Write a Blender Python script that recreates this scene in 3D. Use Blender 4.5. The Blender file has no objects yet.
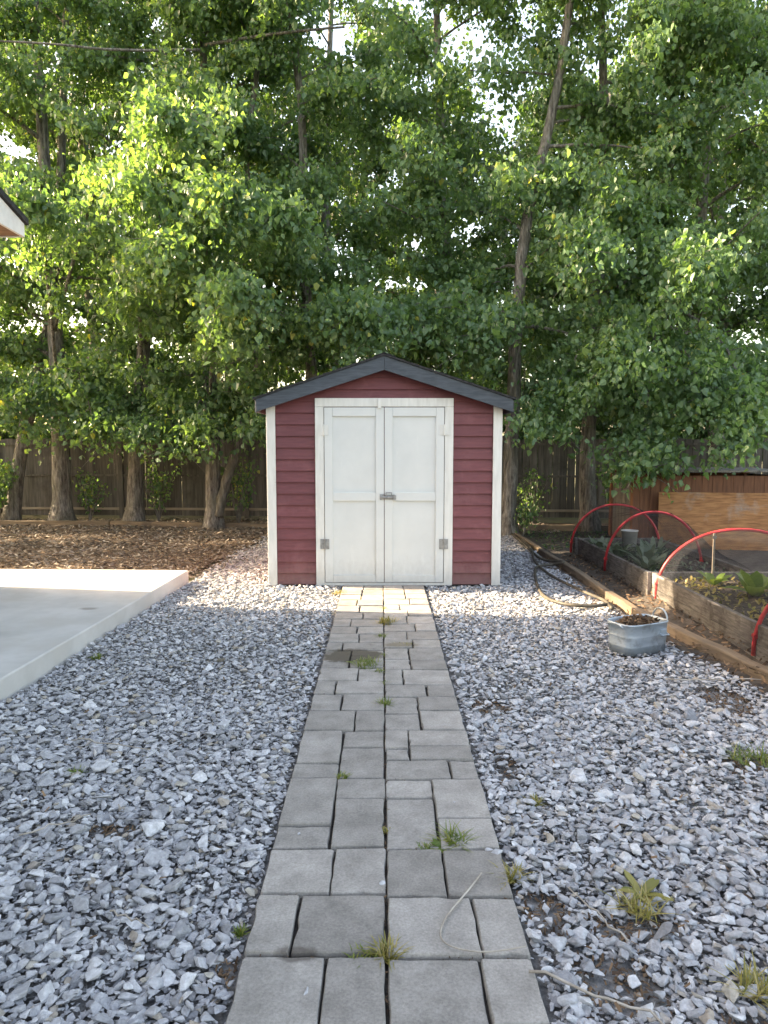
import bpy, bmesh, math, random
import numpy as np
from mathutils import Vector, Matrix

random.seed(7)
RNG = np.random.default_rng(11)
R = math.radians
C = bpy.context.scene.collection
sc = bpy.context.scene

# ------------------------------------------------------------------ materials
def new_mat(name):
    m = bpy.data.materials.new(name); m.use_nodes = True
    nt = m.node_tree
    return m, nt, nt.nodes['Principled BSDF']

def N(nt, t, **kw):
    n = nt.nodes.new(t)
    for k, v in kw.items():
        if k in ('operation', 'blend_type', 'noise_dimensions', 'attribute_name', 'data_type', 'feature', 'wave_type', 'bands_direction'):
            setattr(n, k, v)
        else:
            n.inputs[k].default_value = v
    return n

def mixc(nt, fac, a, b, mode='MIX'):
    n = nt.nodes.new('ShaderNodeMixRGB'); n.blend_type = mode
    for i, v in ((0, fac), (1, a), (2, b)):
        if hasattr(v, 'is_linked'): nt.links.new(v, n.inputs[i])
        else: n.inputs[i].default_value = v if i == 0 else (*v, 1)
    return n.outputs[0]

def ramp(nt, src, stops):
    n = nt.nodes.new('ShaderNodeValToRGB'); cr = n.color_ramp
    while len(cr.elements) < len(stops): cr.elements.new(.5)
    for e, (p, c) in zip(cr.elements, stops):
        e.position = p; e.color = (*c, 1) if len(c) == 3 else c
    nt.links.new(src, n.inputs[0])
    return n.outputs[0]

def coords(nt, scale=(1, 1, 1), kind='Object'):
    tc = nt.nodes.new('ShaderNodeTexCoord'); mp = nt.nodes.new('ShaderNodeMapping')
    mp.inputs['Scale'].default_value = scale
    nt.links.new(tc.outputs[kind], mp.inputs[0])
    return mp.outputs[0]

def noise(nt, vec, scale, detail=5, rough=.6):
    n = nt.nodes.new('ShaderNodeTexNoise')
    n.inputs['Scale'].default_value = scale; n.inputs['Detail'].default_value = detail; n.inputs['Roughness'].default_value = rough
    if vec is not None: nt.links.new(vec, n.inputs['Vector'])
    return n.outputs['Fac']

def bump(nt, b, h, strength=.3, dist=.01):
    n = nt.nodes.new('ShaderNodeBump'); n.inputs['Strength'].default_value = strength; n.inputs['Distance'].default_value = dist
    nt.links.new(h, n.inputs['Height']); nt.links.new(n.outputs[0], b.inputs['Normal'])

def rough_mat(name, c1, c2, scale=6, stretch=(1, 1, 1), rough=.8, bstr=.3, bdist=.005, bscale=60, c3=None, c3scale=2, lo=.35, hi=.65, spec=.3, metal=0, vary=0):
    m, nt, b = new_mat(name)
    v = coords(nt, stretch)
    col = ramp(nt, noise(nt, v, scale), [(lo, c1), (hi, c2)])
    if c3:
        f = ramp(nt, noise(nt, coords(nt), c3scale, 6, .65), [(.52, (0, 0, 0)), (.66, (1, 1, 1))])
        col = mixc(nt, f, col, c3)
    if vary:
        a = nt.nodes.new('ShaderNodeAttribute'); a.attribute_name = 'rnd'
        col = mixc(nt, 1.0, col, ramp(nt, a.outputs['Fac'], [(0, (1 - vary,) * 3), (1, (1 + vary,) * 3)]), 'MULTIPLY')
    nt.links.new(col, b.inputs['Base Color'])
    b.inputs['Roughness'].default_value = rough; b.inputs['Specular IOR Level'].default_value = spec
    b.inputs['Metallic'].default_value = metal
    bump(nt, b, noise(nt, v, bscale), bstr, bdist)
    return m

def attr_mat(name, stops, rough=.8, bscale=60, bstr=.4, bdist=.004, spec=.3, mottled=.25, attr='rnd'):
    m, nt, b = new_mat(name)
    a = nt.nodes.new('ShaderNodeAttribute'); a.attribute_name = attr
    col = ramp(nt, a.outputs['Fac'], stops)
    v = coords(nt)
    nz = ramp(nt, noise(nt, v, bscale * .5), [(.3, (1 - mottled,) * 3), (.7, (1 + mottled * .4,) * 3)])
    col = mixc(nt, 1.0, col, nz, 'MULTIPLY')
    nt.links.new(col, b.inputs['Base Color'])
    b.inputs['Roughness'].default_value = rough; b.inputs['Specular IOR Level'].default_value = spec
    bump(nt, b, noise(nt, v, bscale), bstr, bdist)
    return m

M = {}
M['stone'] = attr_mat('limestone_chips', [(0, (.25, .253, .268)), (.25, (.36, .365, .385)), (.7, (.465, .47, .49)), (.93, (.60, .603, .615)), (.96, (.35, .30, .25)), (1, (.44, .41, .36))], .85, 110, .8, .006, mottled=.34)
M['chips'] = attr_mat('bark_mulch', [(0, (.07, .055, .043)), (.4, (.15, .12, .095)), (.8, (.28, .23, .18)), (1, (.44, .39, .33))], .9, 40)
M['dryleaf'] = attr_mat('dry_leaves', [(0, (.05, .03, .02)), (.5, (.14, .085, .05)), (1, (.28, .18, .11))], .8, 30)
M['soil'] = rough_mat('dark_soil', (.045, .037, .032), (.10, .085, .072), 14, bstr=.7, bdist=.02, bscale=50, rough=.95)
M['joint'] = rough_mat('dirt_in_joints', (.022, .02, .018), (.055, .048, .042), 20, bstr=.7, bdist=.01, bscale=90, rough=.95)
M['gravel_under'] = rough_mat('gravel_fines', (.11, .108, .108), (.24, .235, .232), 40, bstr=.8, bdist=.02, bscale=90, rough=.95)
M['mulch_under'] = rough_mat('mulch_bed', (.07, .045, .03), (.2, .135, .09), 22, bstr=.8, bdist=.03, bscale=45, rough=.95)
M['earth'] = rough_mat('earth_and_turf', (.06, .075, .03), (.12, .10, .06), 1.5, bstr=.6, bdist=.03, bscale=30, rough=.95)
M['concrete'] = rough_mat('broom_concrete', (.43, .42, .40), (.53, .52, .50), 2.2, bstr=.15, bdist=.002, bscale=160, rough=.85, c3=(.45, .43, .40), c3scale=1.3)
def concrete_stain(m):
    nt = m.node_tree; b = nt.nodes['Principled BSDF']; src = b.inputs['Base Color'].links[0].from_socket
    for (cx, cy, rx, ry, amt) in ((-2.42, 6.0, .09, .06, .7), (-2.9, 5.2, .25, .12, .25), (-3.4, 7.2, .4, .12, .25), (-2.6, 7.1, .2, .1, .2)):
        mp = nt.nodes.new('ShaderNodeMapping'); mp.inputs['Location'].default_value = (-cx / rx, -cy / ry, 0); mp.inputs['Scale'].default_value = (1 / rx, 1 / ry, 0)
        tc = nt.nodes.new('ShaderNodeTexCoord'); nt.links.new(tc.outputs['Object'], mp.inputs[0])
        ln = nt.nodes.new('ShaderNodeVectorMath'); ln.operation = 'LENGTH'; nt.links.new(mp.outputs[0], ln.inputs[0])
        ad = nt.nodes.new('ShaderNodeMath'); ad.operation = 'ADD'; nt.links.new(ln.outputs['Value'], ad.inputs[0]); nt.links.new(noise(nt, coords(nt), 7, 6, .7), ad.inputs[1])
        mr = nt.nodes.new('ShaderNodeMapRange'); mr.inputs['From Min'].default_value = 1.5; mr.inputs['From Max'].default_value = 1.0; mr.inputs['To Max'].default_value = amt
        nt.links.new(ad.outputs[0], mr.inputs[0]); src = mixc(nt, mr.outputs[0], src, (.22, .20, .18))
    nt.links.new(src, b.inputs['Base Color'])
concrete_stain(M['concrete'])
M['siding'] = rough_mat('burgundy_siding', (.145, .042, .047), (.19, .056, .061), 5, (1, 1, 9), .55, .25, .002, 60, c3=(.21, .072, .075), c3scale=3, spec=.35, vary=.10)
def splash(m):
    nt = m.node_tree; b = nt.nodes['Principled BSDF']; src = b.inputs['Base Color'].links[0].from_socket
    tc = nt.nodes.new('ShaderNodeTexCoord'); sx = nt.nodes.new('ShaderNodeSeparateXYZ'); nt.links.new(tc.outputs['Object'], sx.inputs[0])
    nz = noise(nt, coords(nt, (6, 6, 3)), 4, 6, .7)
    ma = nt.nodes.new('ShaderNodeMath'); ma.operation = 'MULTIPLY_ADD'; nt.links.new(nz, ma.inputs[0]); ma.inputs[1].default_value = -.5; nt.links.new(sx.outputs['Z'], ma.inputs[2])
    mr = nt.nodes.new('ShaderNodeMapRange'); mr.inputs['From Min'].default_value = .02; mr.inputs['From Max'].default_value = -.22; mr.inputs['To Max'].default_value = .22
    nt.links.new(ma.outputs[0], mr.inputs[0])
    nt.links.new(mixc(nt, mr.outputs[0], src, (.24, .20, .16)), b.inputs['Base Color'])
splash(M['siding'])
M['trim'] = rough_mat('white_trim_paint', (.62, .605, .565), (.72, .705, .665), 4, (6, 6, 1), .55, .15, .001, 50, spec=.3)
M['fascia'] = rough_mat('slate_blue_fascia_paint', (.042, .052, .064), (.074, .088, .104), 7, (1, 8, 8), .55, .3, .002, 40)
M['shingle'] = rough_mat('charcoal_shingle', (.02, .02, .022), (.05, .05, .052), 30, (1, 1, 1), .9, .6, .004, 120)
M['metal'] = rough_mat('zinc_hardware', (.22, .22, .22), (.36, .36, .355), 30, rough=.45, metal=.6, bstr=.05)
M['galv'] = rough_mat('galvanised_steel', (.34, .405, .455), (.48, .55, .60), 5, (1, 1, 3), .42, .1, .002, 20, metal=.45, c3=(.26, .285, .30), c3scale=9)
M['fence'] = rough_mat('weathered_fence_wood', (.09, .082, .075), (.165, .152, .14), 3, (9, 9, .7), .85, .5, .004, 30, c3=(.075, .07, .062), c3scale=1.2, vary=.25)
M['rail'] = rough_mat('pale_fence_rail', (.25, .21, .17), (.36, .31, .26), 4, (.6, 6, 6), .85, .4, .003, 30)
M['timber'] = rough_mat('landscape_timber', (.20, .145, .085), (.34, .255, .155), 4, (8, .6, 8), .85, .5, .004, 30, c3=(.12, .09, .065), c3scale=2.2)
M['timberx'] = rough_mat('landscape_timber_cross', (.12, .09, .065), (.22, .165, .115), 4, (.6, 8, 8), .85, .5, .004, 30, c3=(.09, .07, .055), c3scale=2.2)
M['bedwood'] = rough_mat('grey_bed_boards', (.14, .128, .115), (.29, .268, .245), 7, (9, .9, 9), .85, .6, .005, 22, c3=(.095, .082, .07), c3scale=6)
M['ply'] = rough_mat('plywood_sheet', (.20, .088, .038), (.38, .185, .08), 6, (.8, 3, 6), .7, .2, .002, 40, c3=(.30, .27, .24), c3scale=1.1)
M['stain'] = rough_mat('brown_stained_wood', (.12, .05, .028), (.20, .085, .045), 4, (7, 7, .8), .7, .3, .003, 30)
M['hoop'] = rough_mat('red_plastic_pipe', (.55, .022, .03), (.66, .05, .055), 8, rough=.4, bstr=.03, spec=.5)
M['hose'] = rough_mat('black_rubber_hose', (.045, .04, .033), (.10, .088, .07), 12, rough=.55, bstr=.1)
M['white'] = rough_mat('white_plastic', (.62, .62, .60), (.74, .74, .72), 6, rough=.5, bstr=.03)
M['vinyl'] = rough_mat('house_siding', (.55, .54, .50), (.62, .61, .57), 4, rough=.6, bstr=.05)
M['soffit'] = rough_mat('brown_soffit', (.20, .115, .075), (.27, .165, .11), 5, (.6, 9, 9), .7, .3, .003, 20)
def bark_mat():
    m, nt, b = new_mat('furrowed_poplar_bark')
    v = coords(nt, (7, 7, 1.1))
    h = noise(nt, v, 3.6, 7, .72)
    col = ramp(nt, h, [(.36, (.06, .055, .051)), (.48, (.19, .175, .16)), (.62, (.36, .34, .315)), (.75, (.48, .46, .43))])
    f = ramp(nt, noise(nt, coords(nt), 1.7, 6, .65), [(.48, (0, 0, 0)), (.66, (.8, .8, .8))])
    col = mixc(nt, f, col, (.17, .165, .13))
    nt.links.new(col, b.inputs['Base Color']); b.inputs['Roughness'].default_value = .92; b.inputs['Specular IOR Level'].default_value = .2
    bump(nt, b, h, 1.0, .09)
    return m
M['bark'] = bark_mat()
M['palebark'] = rough_mat('pale_young_bark', (.24, .22, .17), (.40, .37, .30), 6, (4, 4, 1), .85, .5, .01, 12, c3=(.16, .14, .11), c3scale=2.5)
M['twig'] = rough_mat('dry_twig', (.28, .24, .20), (.45, .41, .36), 12, rough=.85, bstr=.3)
M['brick'] = rough_mat('tan_house_wall', (.45, .36, .25), (.52, .42, .30), 3, rough=.85)

def leaf_mat(name, stops, trans, tf=.42, rough=.42):
    m, nt, b = new_mat(name)
    a = nt.nodes.new('ShaderNodeAttribute'); a.attribute_name = 'rnd'
    col = ramp(nt, a.outputs['Fac'], stops)
    nt.links.new(col, b.inputs['Base Color'])
    b.inputs['Roughness'].default_value = rough; b.inputs['Specular IOR Level'].default_value = .5
    t = nt.nodes.new('ShaderNodeBsdfTranslucent')
    tc = mixc(nt, 1.0, col, trans, 'MULTIPLY')
    nt.links.new(tc, t.inputs['Color'])
    mx = nt.nodes.new('ShaderNodeMixShader'); mx.inputs[0].default_value = tf
    nt.links.new(b.outputs[0], mx.inputs[1]); nt.links.new(t.outputs[0], mx.inputs[2])
    nt.links.new(mx.outputs[0], nt.nodes['Material Output'].inputs[0])
    return m
M['leaf'] = leaf_mat('poplar_leaves', [(0, (.050, .108, .060)), (.45, (.088, .166, .085)), (.8, (.140, .228, .112)), (.97, (.175, .268, .115)), (1, (.29, .30, .09))], (2.35, 2.3, .8), .42, .36)
M['leaf_back'] = leaf_mat('background_leaves', [(0, (.032, .072, .036)), (.6, (.058, .112, .05)), (1, (.09, .155, .062))], (2.2, 2.2, .8), .36, .4)
M['grass'] = leaf_mat('grass_blades', [(0, (.08, .14, .03)), (.6, (.15, .20, .045)), (1, (.28, .27, .08))], (1.6, 1.5, .8), .3)
M['drygrass'] = leaf_mat('yellowing_blades', [(0, (.16, .17, .045)), (.6, (.30, .26, .08)), (1, (.40, .32, .14))], (1.4, 1.3, .8), .3)
M['chard'] = leaf_mat('chard_leaves', [(0, (.11, .20, .04)), (1, (.22, .33, .09))], (1.7, 1.6, .8), .35)
M['kale'] = leaf_mat('grey_green_leaves', [(0, (.12, .17, .11)), (1, (.24, .29, .20))], (1.3, 1.3, 1), .25)

# white painted doors with paler patches
def door_mat():
    m, nt, b = new_mat('grey_white_door_paint')
    v = coords(nt)
    base = ramp(nt, noise(nt, v, 3.5), [(.35, (.60, .607, .59)), (.65, (.645, .65, .63))])
    f = ramp(nt, noise(nt, coords(nt, (5, 5, 1.2)), 1.6, 7, .7), [(.62, (0, 0, 0)), (.66, (.5, .5, .5))])
    col = mixc(nt, f, base, (.68, .685, .66))
    nt.links.new(col, b.inputs['Base Color'])
    b.inputs['Roughness'].default_value = .5; b.inputs['Specular IOR Level'].default_value = .3
    bump(nt, b, noise(nt, coords(nt, (8, 8, 1)), 30), .12, .001)
    return m
M['door'] = door_mat(); splash(M['door']); splash(M['trim'])

# paving stones with a damp stain lying across two of them and sunlight painted near the shed
def paver_mat():
    m, nt, b = new_mat('concrete_pavers')
    a = nt.nodes.new('ShaderNodeAttribute'); a.attribute_name = 'rnd'
    col = ramp(nt, a.outputs['Fac'], [(0, (.275, .258, .242)), (.5, (.33, .312, .295)), (1, (.385, .362, .342))])
    v = coords(nt)
    n1 = ramp(nt, noise(nt, v, 7, 8, .7), [(.32, (.70, .69, .67)), (.68, (1.14, 1.13, 1.11))])
    col = mixc(nt, 1.0, col, n1, 'MULTIPLY')
    n2 = ramp(nt, noise(nt, v, 120, 3, .7), [(.3, (.74,) * 3), (.68, (1.10,) * 3)])
    col = mixc(nt, 1.0, col, n2, 'MULTIPLY')
    # stains, and sunlight painted as a pale yellow tint
    def blot(cx, cy, rx, ry, color, amount, col):
        mp = nt.nodes.new('ShaderNodeMapping'); mp.vector_type = 'POINT'
        mp.inputs['Location'].default_value = (-cx / rx, -cy / ry, 0); mp.inputs['Scale'].default_value = (1 / rx, 1 / ry, 0)
        tc = nt.nodes.new('ShaderNodeTexCoord'); nt.links.new(tc.outputs['Object'], mp.inputs[0])
        ln = nt.nodes.new('ShaderNodeVectorMath'); ln.operation = 'LENGTH'; nt.links.new(mp.outputs[0], ln.inputs[0])
        nz = noise(nt, v, 9, 6, .7)
        ad = nt.nodes.new('ShaderNodeMath'); ad.operation = 'ADD'; nt.links.new(ln.outputs['Value'], ad.inputs[0]); nt.links.new(nz, ad.inputs[1])
        f = ramp(nt, ad.outputs[0], [(.0, (amount,) * 3), (1.0, (0,) * 3)])
        f.node.color_ramp.elements[0].position = .55
        mr = nt.nodes.new('ShaderNodeMapRange'); mr.inputs['From Min'].default_value = 1.45; mr.inputs['From Max'].default_value = 1.15
        mr.inputs['To Max'].default_value = amount
        nt.links.new(ad.outputs[0], mr.inputs[0])
        return mixc(nt, mr.outputs[0], col, color)
    col = blot(-.20, 5.04, .26, .20, (.085, .07, .05), .92, col)
    col = blot(.15, 5.3, .16, .07, (.17, .14, .09), .7, col)
    col = blot(-.2, 6.9, .24, .22, (.42, .38, .24), .45, col)  # yellowish sunlight before the shed, painted into the paver colour
    col = blot(.1, 7.2, .2, .16, (.45, .41, .28), .4, col)  # second patch of painted sunlight, closer to the door
    col = blot(-.25, 2.02, .07, .04, (.08, .065, .055), .7, col)
    nt.links.new(col, b.inputs['Base Color'])
    b.inputs['Roughness'].default_value = .88; b.inputs['Specular IOR Level'].default_value = .25
    bump(nt, b, noise(nt, v, 55, 8, .75), .5, .006)
    return m
M['paver'] = paver_mat()

def net_mat():
    m, nt, b = new_mat('garden_netting')
    b.inputs['Base Color'].default_value = (.018, .019, .022, 1); b.inputs['Roughness'].default_value = .9; b.inputs['Specular IOR Level'].default_value = .1
    tr = nt.nodes.new('ShaderNodeBsdfTransparent')
    mx = nt.nodes.new('ShaderNodeMixShader')
    f = ramp(nt, noise(nt, coords(nt), 5, 4, .6), [(.3, (.72,) * 3), (.7, (.46,) * 3)])
    nt.links.new(f, mx.inputs[0]); nt.links.new(b.outputs[0], mx.inputs[1]); nt.links.new(tr.outputs[0], mx.inputs[2])
    nt.links.new(mx.outputs[0], nt.nodes['Material Output'].inputs[0])
    return m
M['net'] = net_mat()

# ------------------------------------------------------------------ object helpers
def tag(o, label=None, cat=None, group=None, kind=None):
    if label: o['label'] = label
    if cat: o['category'] = cat
    if group: o['group'] = group
    if kind: o['kind'] = kind
    return o

def empty(name, loc, label, cat, group=None, rz=0):
    o = bpy.data.objects.new(name, None); C.objects.link(o)
    o.location = loc; o.rotation_euler = (0, 0, rz); o.empty_display_size = .2
    return tag(o, label, cat, group)

class MB:
    def __init__(s): s.v = []; s.f = []; s.att = []; s.mi = []
    def add(s, vs, fs, a=.5, mi=0):
        k = len(s.v); s.v += [tuple(p) for p in vs]; s.f += [tuple(i + k for i in f) for f in fs]
        s.att += [a] * len(vs); s.mi += [mi] * len(fs)
    def box(s, a, b, rot=None, piv=None, att=.5, mi=0):
        (x0, y0, z0), (x1, y1, z1) = a, b
        vs = [(x0, y0, z0), (x1, y0, z0), (x1, y1, z0), (x0, y1, z0), (x0, y0, z1), (x1, y0, z1), (x1, y1, z1), (x0, y1, z1)]
        if rot is not None:
            p = Vector(piv if piv else ((x0 + x1) / 2, (y0 + y1) / 2, (z0 + z1) / 2))
            vs = [p + rot @ (Vector(q) - p) for q in vs]
        s.add(vs, [(0, 3, 2, 1), (4, 5, 6, 7), (0, 1, 5, 4), (1, 2, 6, 5), (2, 3, 7, 6), (3, 0, 4, 7)], att, mi)
    def prism(s, pts, axis, a, b, mi=0):     # extrude a polygon given in the two other axes
        def P(u, v, w): return {'y': (u, w, v), 'x': (w, u, v), 'z': (u, v, w)}[axis]
        n = len(pts)
        vs = [P(u, v, a) for u, v in pts] + [P(u, v, b) for u, v in pts]
        fs = [tuple(range(n - 1, -1, -1)), tuple(range(n, 2 * n))] + [(i, (i + 1) % n, n + (i + 1) % n, n + i) for i in range(n)]
        s.add(vs, fs, mi=mi)
    def tube(s, pts, rad, n=8, cap=True, wob=0, att=.5):
        pts = [Vector(p) for p in pts]; m = len(pts)
        rads = rad if hasattr(rad, '__len__') else [rad] * m
        up = Vector((0, 0, 1)); prev = None; k = len(s.v)
        vs = []
        for i, p in enumerate(pts):
            t = (pts[min(i + 1, m - 1)] - pts[max(i - 1, 0)]).normalized()
            if prev is None:
                u = t.cross(up if abs(t.z) < .9 else Vector((1, 0, 0))).normalized()
            else:
                u = (prev - t * prev.dot(t)).normalized()
            prev = u; w = t.cross(u)
            for j in range(n):
                a = 2 * math.pi * j / n
                rr = rads[i] * (1 + wob * random.uniform(-1, 1))
                vs.append(p + (u * math.cos(a) + w * math.sin(a)) * rr)
        fs = [(i * n + j, i * n + (j + 1) % n, (i + 1) * n + (j + 1) % n, (i + 1) * n + j) for i in range(m - 1) for j in range(n)]
        if cap:
            fs.append(tuple(range(n - 1, -1, -1))); fs.append(tuple((m - 1) * n + j for j in range(n)))
        s.add(vs, fs, att)
    def build(s, name, mat, parent=None, bevel=0, smooth=False, seg=2, fix=True):
        me = bpy.data.meshes.new(name); me.from_pydata(s.v, [], s.f)
        mats = mat if isinstance(mat, (list, tuple)) else [mat]
        for m in mats: me.materials.append(m)
        if len(mats) > 1: me.polygons.foreach_set('material_index', s.mi)
        at = me.attributes.new('rnd', 'FLOAT', 'POINT'); at.data.foreach_set('value', s.att)
        if fix:
            bm = bmesh.new(); bm.from_mesh(me); bmesh.ops.recalc_face_normals(bm, faces=bm.faces); bm.to_mesh(me); bm.free()
        if smooth: me.shade_smooth()
        o = bpy.data.objects.new(name, me); C.objects.link(o)
        if parent: o.parent = parent
        if bevel:
            b = o.modifiers.new('bevel', 'BEVEL'); b.width = bevel; b.segments = seg; b.limit_method = 'ANGLE'; b.angle_limit = R(40)
        return o

def array_mesh(name, V, F, mat, rnd=None, parent=None, smooth=False):
    """V (n,3), F (m,k) all faces of one arity."""
    me = bpy.data.meshes.new(name)
    V = np.ascontiguousarray(V, dtype=np.float32); F = np.ascontiguousarray(F, dtype=np.int32)
    k = F.shape[1]
    me.vertices.add(len(V)); me.vertices.foreach_set('co', V.ravel())
    me.loops.add(F.size); me.loops.foreach_set('vertex_index', F.ravel())
    me.polygons.add(len(F)); me.polygons.foreach_set('loop_start', np.arange(0, F.size, k, dtype=np.int32))
    me.update(calc_edges=True)
    if rnd is not None:
        at = me.attributes.new('rnd', 'FLOAT', 'POINT'); at.data.foreach_set('value', np.ascontiguousarray(rnd, dtype=np.float32))
    if smooth: me.shade_smooth()
    else: me.shade_flat()
    me.materials.append(mat)
    o = bpy.data.objects.new(name, me); C.objects.link(o)
    if parent: o.parent = parent
    return o

def unit(a): return a / np.maximum(np.linalg.norm(a, axis=-1, keepdims=True), 1e-9)

def scatter(name, protos, pos, rotm, scale, mat, rnd, parent=None):
    """protos: list of (V,F tri); every instance is written into one mesh."""
    which = RNG.integers(0, len(protos), len(pos))
    VV = []; FF = []; AA = []; off = 0
    for i, (pv, pf) in enumerate(protos):
        idx = np.where(which == i)[0]
        if not len(idx): continue
        v = np.einsum('nij,kj->nki', rotm[idx], pv) * scale[idx][:, None, None] + pos[idx][:, None, :]
        f = pf[None] + (np.arange(len(idx)) * len(pv))[:, None, None] + off
        VV.append(v.reshape(-1, 3)); FF.append(f.reshape(-1, pf.shape[1])); AA.append(np.repeat(rnd[idx], len(pv)))
        off += len(idx) * len(pv)
    return array_mesh(name, np.vstack(VV), np.vstack(FF), mat, np.concatenate(AA), parent)

def euler_mats(rx, ry, rz):
    cx, sx, cy, sy, cz, sz = np.cos(rx), np.sin(rx), np.cos(ry), np.sin(ry), np.cos(rz), np.sin(rz)
    m = np.empty((len(rx), 3, 3))
    m[:, 0, 0] = cz * cy; m[:, 0, 1] = cz * sy * sx - sz * cx; m[:, 0, 2] = cz * sy * cx + sz * sx
    m[:, 1, 0] = sz * cy; m[:, 1, 1] = sz * sy * sx + cz * cx; m[:, 1, 2] = sz * sy * cx - cz * sx
    m[:, 2, 0] = -sy; m[:, 2, 1] = cy * sx; m[:, 2, 2] = cy * cx
    return m

# ------------------------------------------------------------------ ground
def sheet(name, pts, z, mat, kind='structure'):
    mb = MB(); mb.add([(x, y, z) for x, y in pts], [tuple(range(len(pts)))])
    return tag(mb.build(name, mat), kind=kind)

sheet('ground', [(-900, -600), (900, -600), (900, 1500), (-900, 1500)], -.06, M['earth'])
sheet('gravel_bed', [(-12, -6), (6, -6), (6, 12.6), (-1.7, 12.6), (-2.1, 8), (-12, 8)], -.03, M['gravel_under'])
sheet('mulch_bed', [(-14, 7.6), (-2.35, 7.6), (-1.75, 12.2), (-1.2, 12.9), (9, 12.4), (9, 13.3), (-1.2, 14.1), (-14, 14.9)], -.024, M['mulch_under'])
sheet('soil_strip', [(2.18, 2.5), (6.5, 2.5), (6.5, 13.5), (2.18, 13.2)], -.018, M['soil'])

nx_, ny_ = 10, 70
mb = MB(); vs_ = []
for j_ in range(ny_ + 1):
    for i_ in range(nx_ + 1):
        u_ = i_ / nx_; yy_ = 2.6 + 7.2 * j_ / ny_
        x0_ = 2.24 + .15 * max(0, 6.2 - yy_)
        vs_.append((x0_ + (2.60 - x0_) * u_ if x0_ < 2.55 else x0_ + .05 * u_, yy_, -.015 + (.10 if yy_ < 7 else .05) * u_ ** 1.3 + random.uniform(-.008, .008)))
mb.add(vs_, [(j_ * (nx_ + 1) + i_, j_ * (nx_ + 1) + i_ + 1, (j_ + 1) * (nx_ + 1) + i_ + 1, (j_ + 1) * (nx_ + 1) + i_) for j_ in range(ny_) for i_ in range(nx_)])
tag(mb.build('soil_bank', M['soil']), kind='structure')
# patio slab
mb = MB()
PATIO = [(-2.07, 7.83), (-9.5, 8.15), (-9.5, -6), (-2.62, -6)]
mb.prism(PATIO, 'z', -.05, .125)
tag(mb.build('patio', M['concrete'], bevel=.012, seg=3), kind='structure')

def patio_x(y): return -2.07 - (7.83 - y) * .0402

# ------------------------------------------------------------------ path
PX0, PXM, PX1 = -.408, .014, .436
path = MB()
path.box((PX0 + .01, -1.5, -.05), (PX1 - .01, 7.6, -.008), mi=1)
def paver(x0, x1, y0, y1):
    j = random.uniform(.0028, .0048); z = .008 + random.uniform(-.004, .004); bv = .0045
    w = lambda: random.uniform(-.0025, .0025)
    jy = j * 1.35 + .0025
    top = [(x0 + j + bv + w(), y0 + jy + bv + w()), (x1 - j - bv + w(), y0 + jy + bv + w()), (x1 - j - bv + w(), y1 - jy - bv + w()), (x0 + j + bv + w(), y1 - jy - bv + w())]
    cx, cy = (x0 + x1) / 2, (y0 + y1) / 2
    tx, ty = random.uniform(-.012, .012), random.uniform(-.012, .012)
    def zz(x, y, dz): return z + dz + (x - cx) * tx + (y - cy) * ty
    def ring(k, dz):
        out = []
        for i, (x, y) in enumerate(top):
            dx = k * (-1 if i in (0, 3) else 1); dy = k * (-1 if i in (0, 1) else 1)
            out.append((x + dx, y + dy, zz(x, y, dz)))
        return out
    # worn edges: every side is cut into short lengths that wander a little, corners are rounded off
    nps = 6; crn = [random.uniform(.003, .012) for _ in range(4)]
    jit = [(random.gauss(0, .0014), random.gauss(0, .0014), random.random() < .07) for _ in range(4 * nps)]
    def outline(k, dz):
        r = [Vector(q) for q in ring(k, dz)]; res = []
        for i in range(4):
            p, q = r[i], r[(i + 1) % 4]; e = (q - p); Ln = e.length; e.normalize()
            for m_ in range(nps):
                a_ = crn[i] * .5; b_ = Ln - crn[(i + 1) % 4] * .5
                pt = p + e * (a_ + (b_ - a_) * m_ / (nps - 1))
                jx, jy, chip = jit[i * nps + m_]
                inw = Vector((cx, cy, pt.z)) - pt; inw.z = 0; inw.normalize()
                pt = pt + Vector((jx, jy, 0)) + inw * (.006 if chip else 0)
                res.append(pt)
        return res
    rings = [outline(0, .006), outline(bv * .6, .0025), outline(bv, -.007), outline(bv, -.05)]
    nn = 4 * nps
    vs = [v for r in rings for v in r]
    fs = [tuple(range(nn))]
    for k in range(3):
        for i in range(nn):
            fs.append((k * nn + i, (k + 1) * nn + i, (k + 1) * nn + (i + 1) % nn, k * nn + (i + 1) % nn))
    path.add(vs, fs, random.random())
# (x split measured on the photograph; rows in metres along the path)
def half(x0, x1, rows):
    for r in rows:
        y0, y1, s = r[:3]
        xs = x0 + (x1 - x0) * s
        if len(r) == 3:
            paver(x0, xs, y0, y1); paver(xs, x1, y0, y1)
        else:
            ya, yb = r[3]
            paver(x0, xs, y0, ya); paver(x0, xs, ya, y1); paver(xs, x1, y0, yb); paver(xs, x1, yb, y1)
L = [(1.20, 1.47, .4), (1.47, 1.72, .6), (1.72, 2.02, .58), (2.02, 2.31, .33), (2.31, 2.588, .56),
     (2.588, 3.151, .5, (2.751, 2.96)), (3.151, 3.692, .5, (3.31, 3.49)), (3.692, 3.974, .62), (3.974, 4.25, .42),
     (4.25, 4.485, .3), (4.485, 4.75, .6), (4.75, 5.16, .45, (4.9, 5.02)), (5.16, 5.38, .28), (5.38, 5.62, .55),
     (5.62, 5.85, .5), (5.85, 6.1, .36), (6.1, 6.33, .58), (6.33, 6.6, .5), (6.6, 6.85, .42), (6.85, 7.08, .5), (7.08, 7.33, .5), (7.33, 7.58, .52)]
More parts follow.
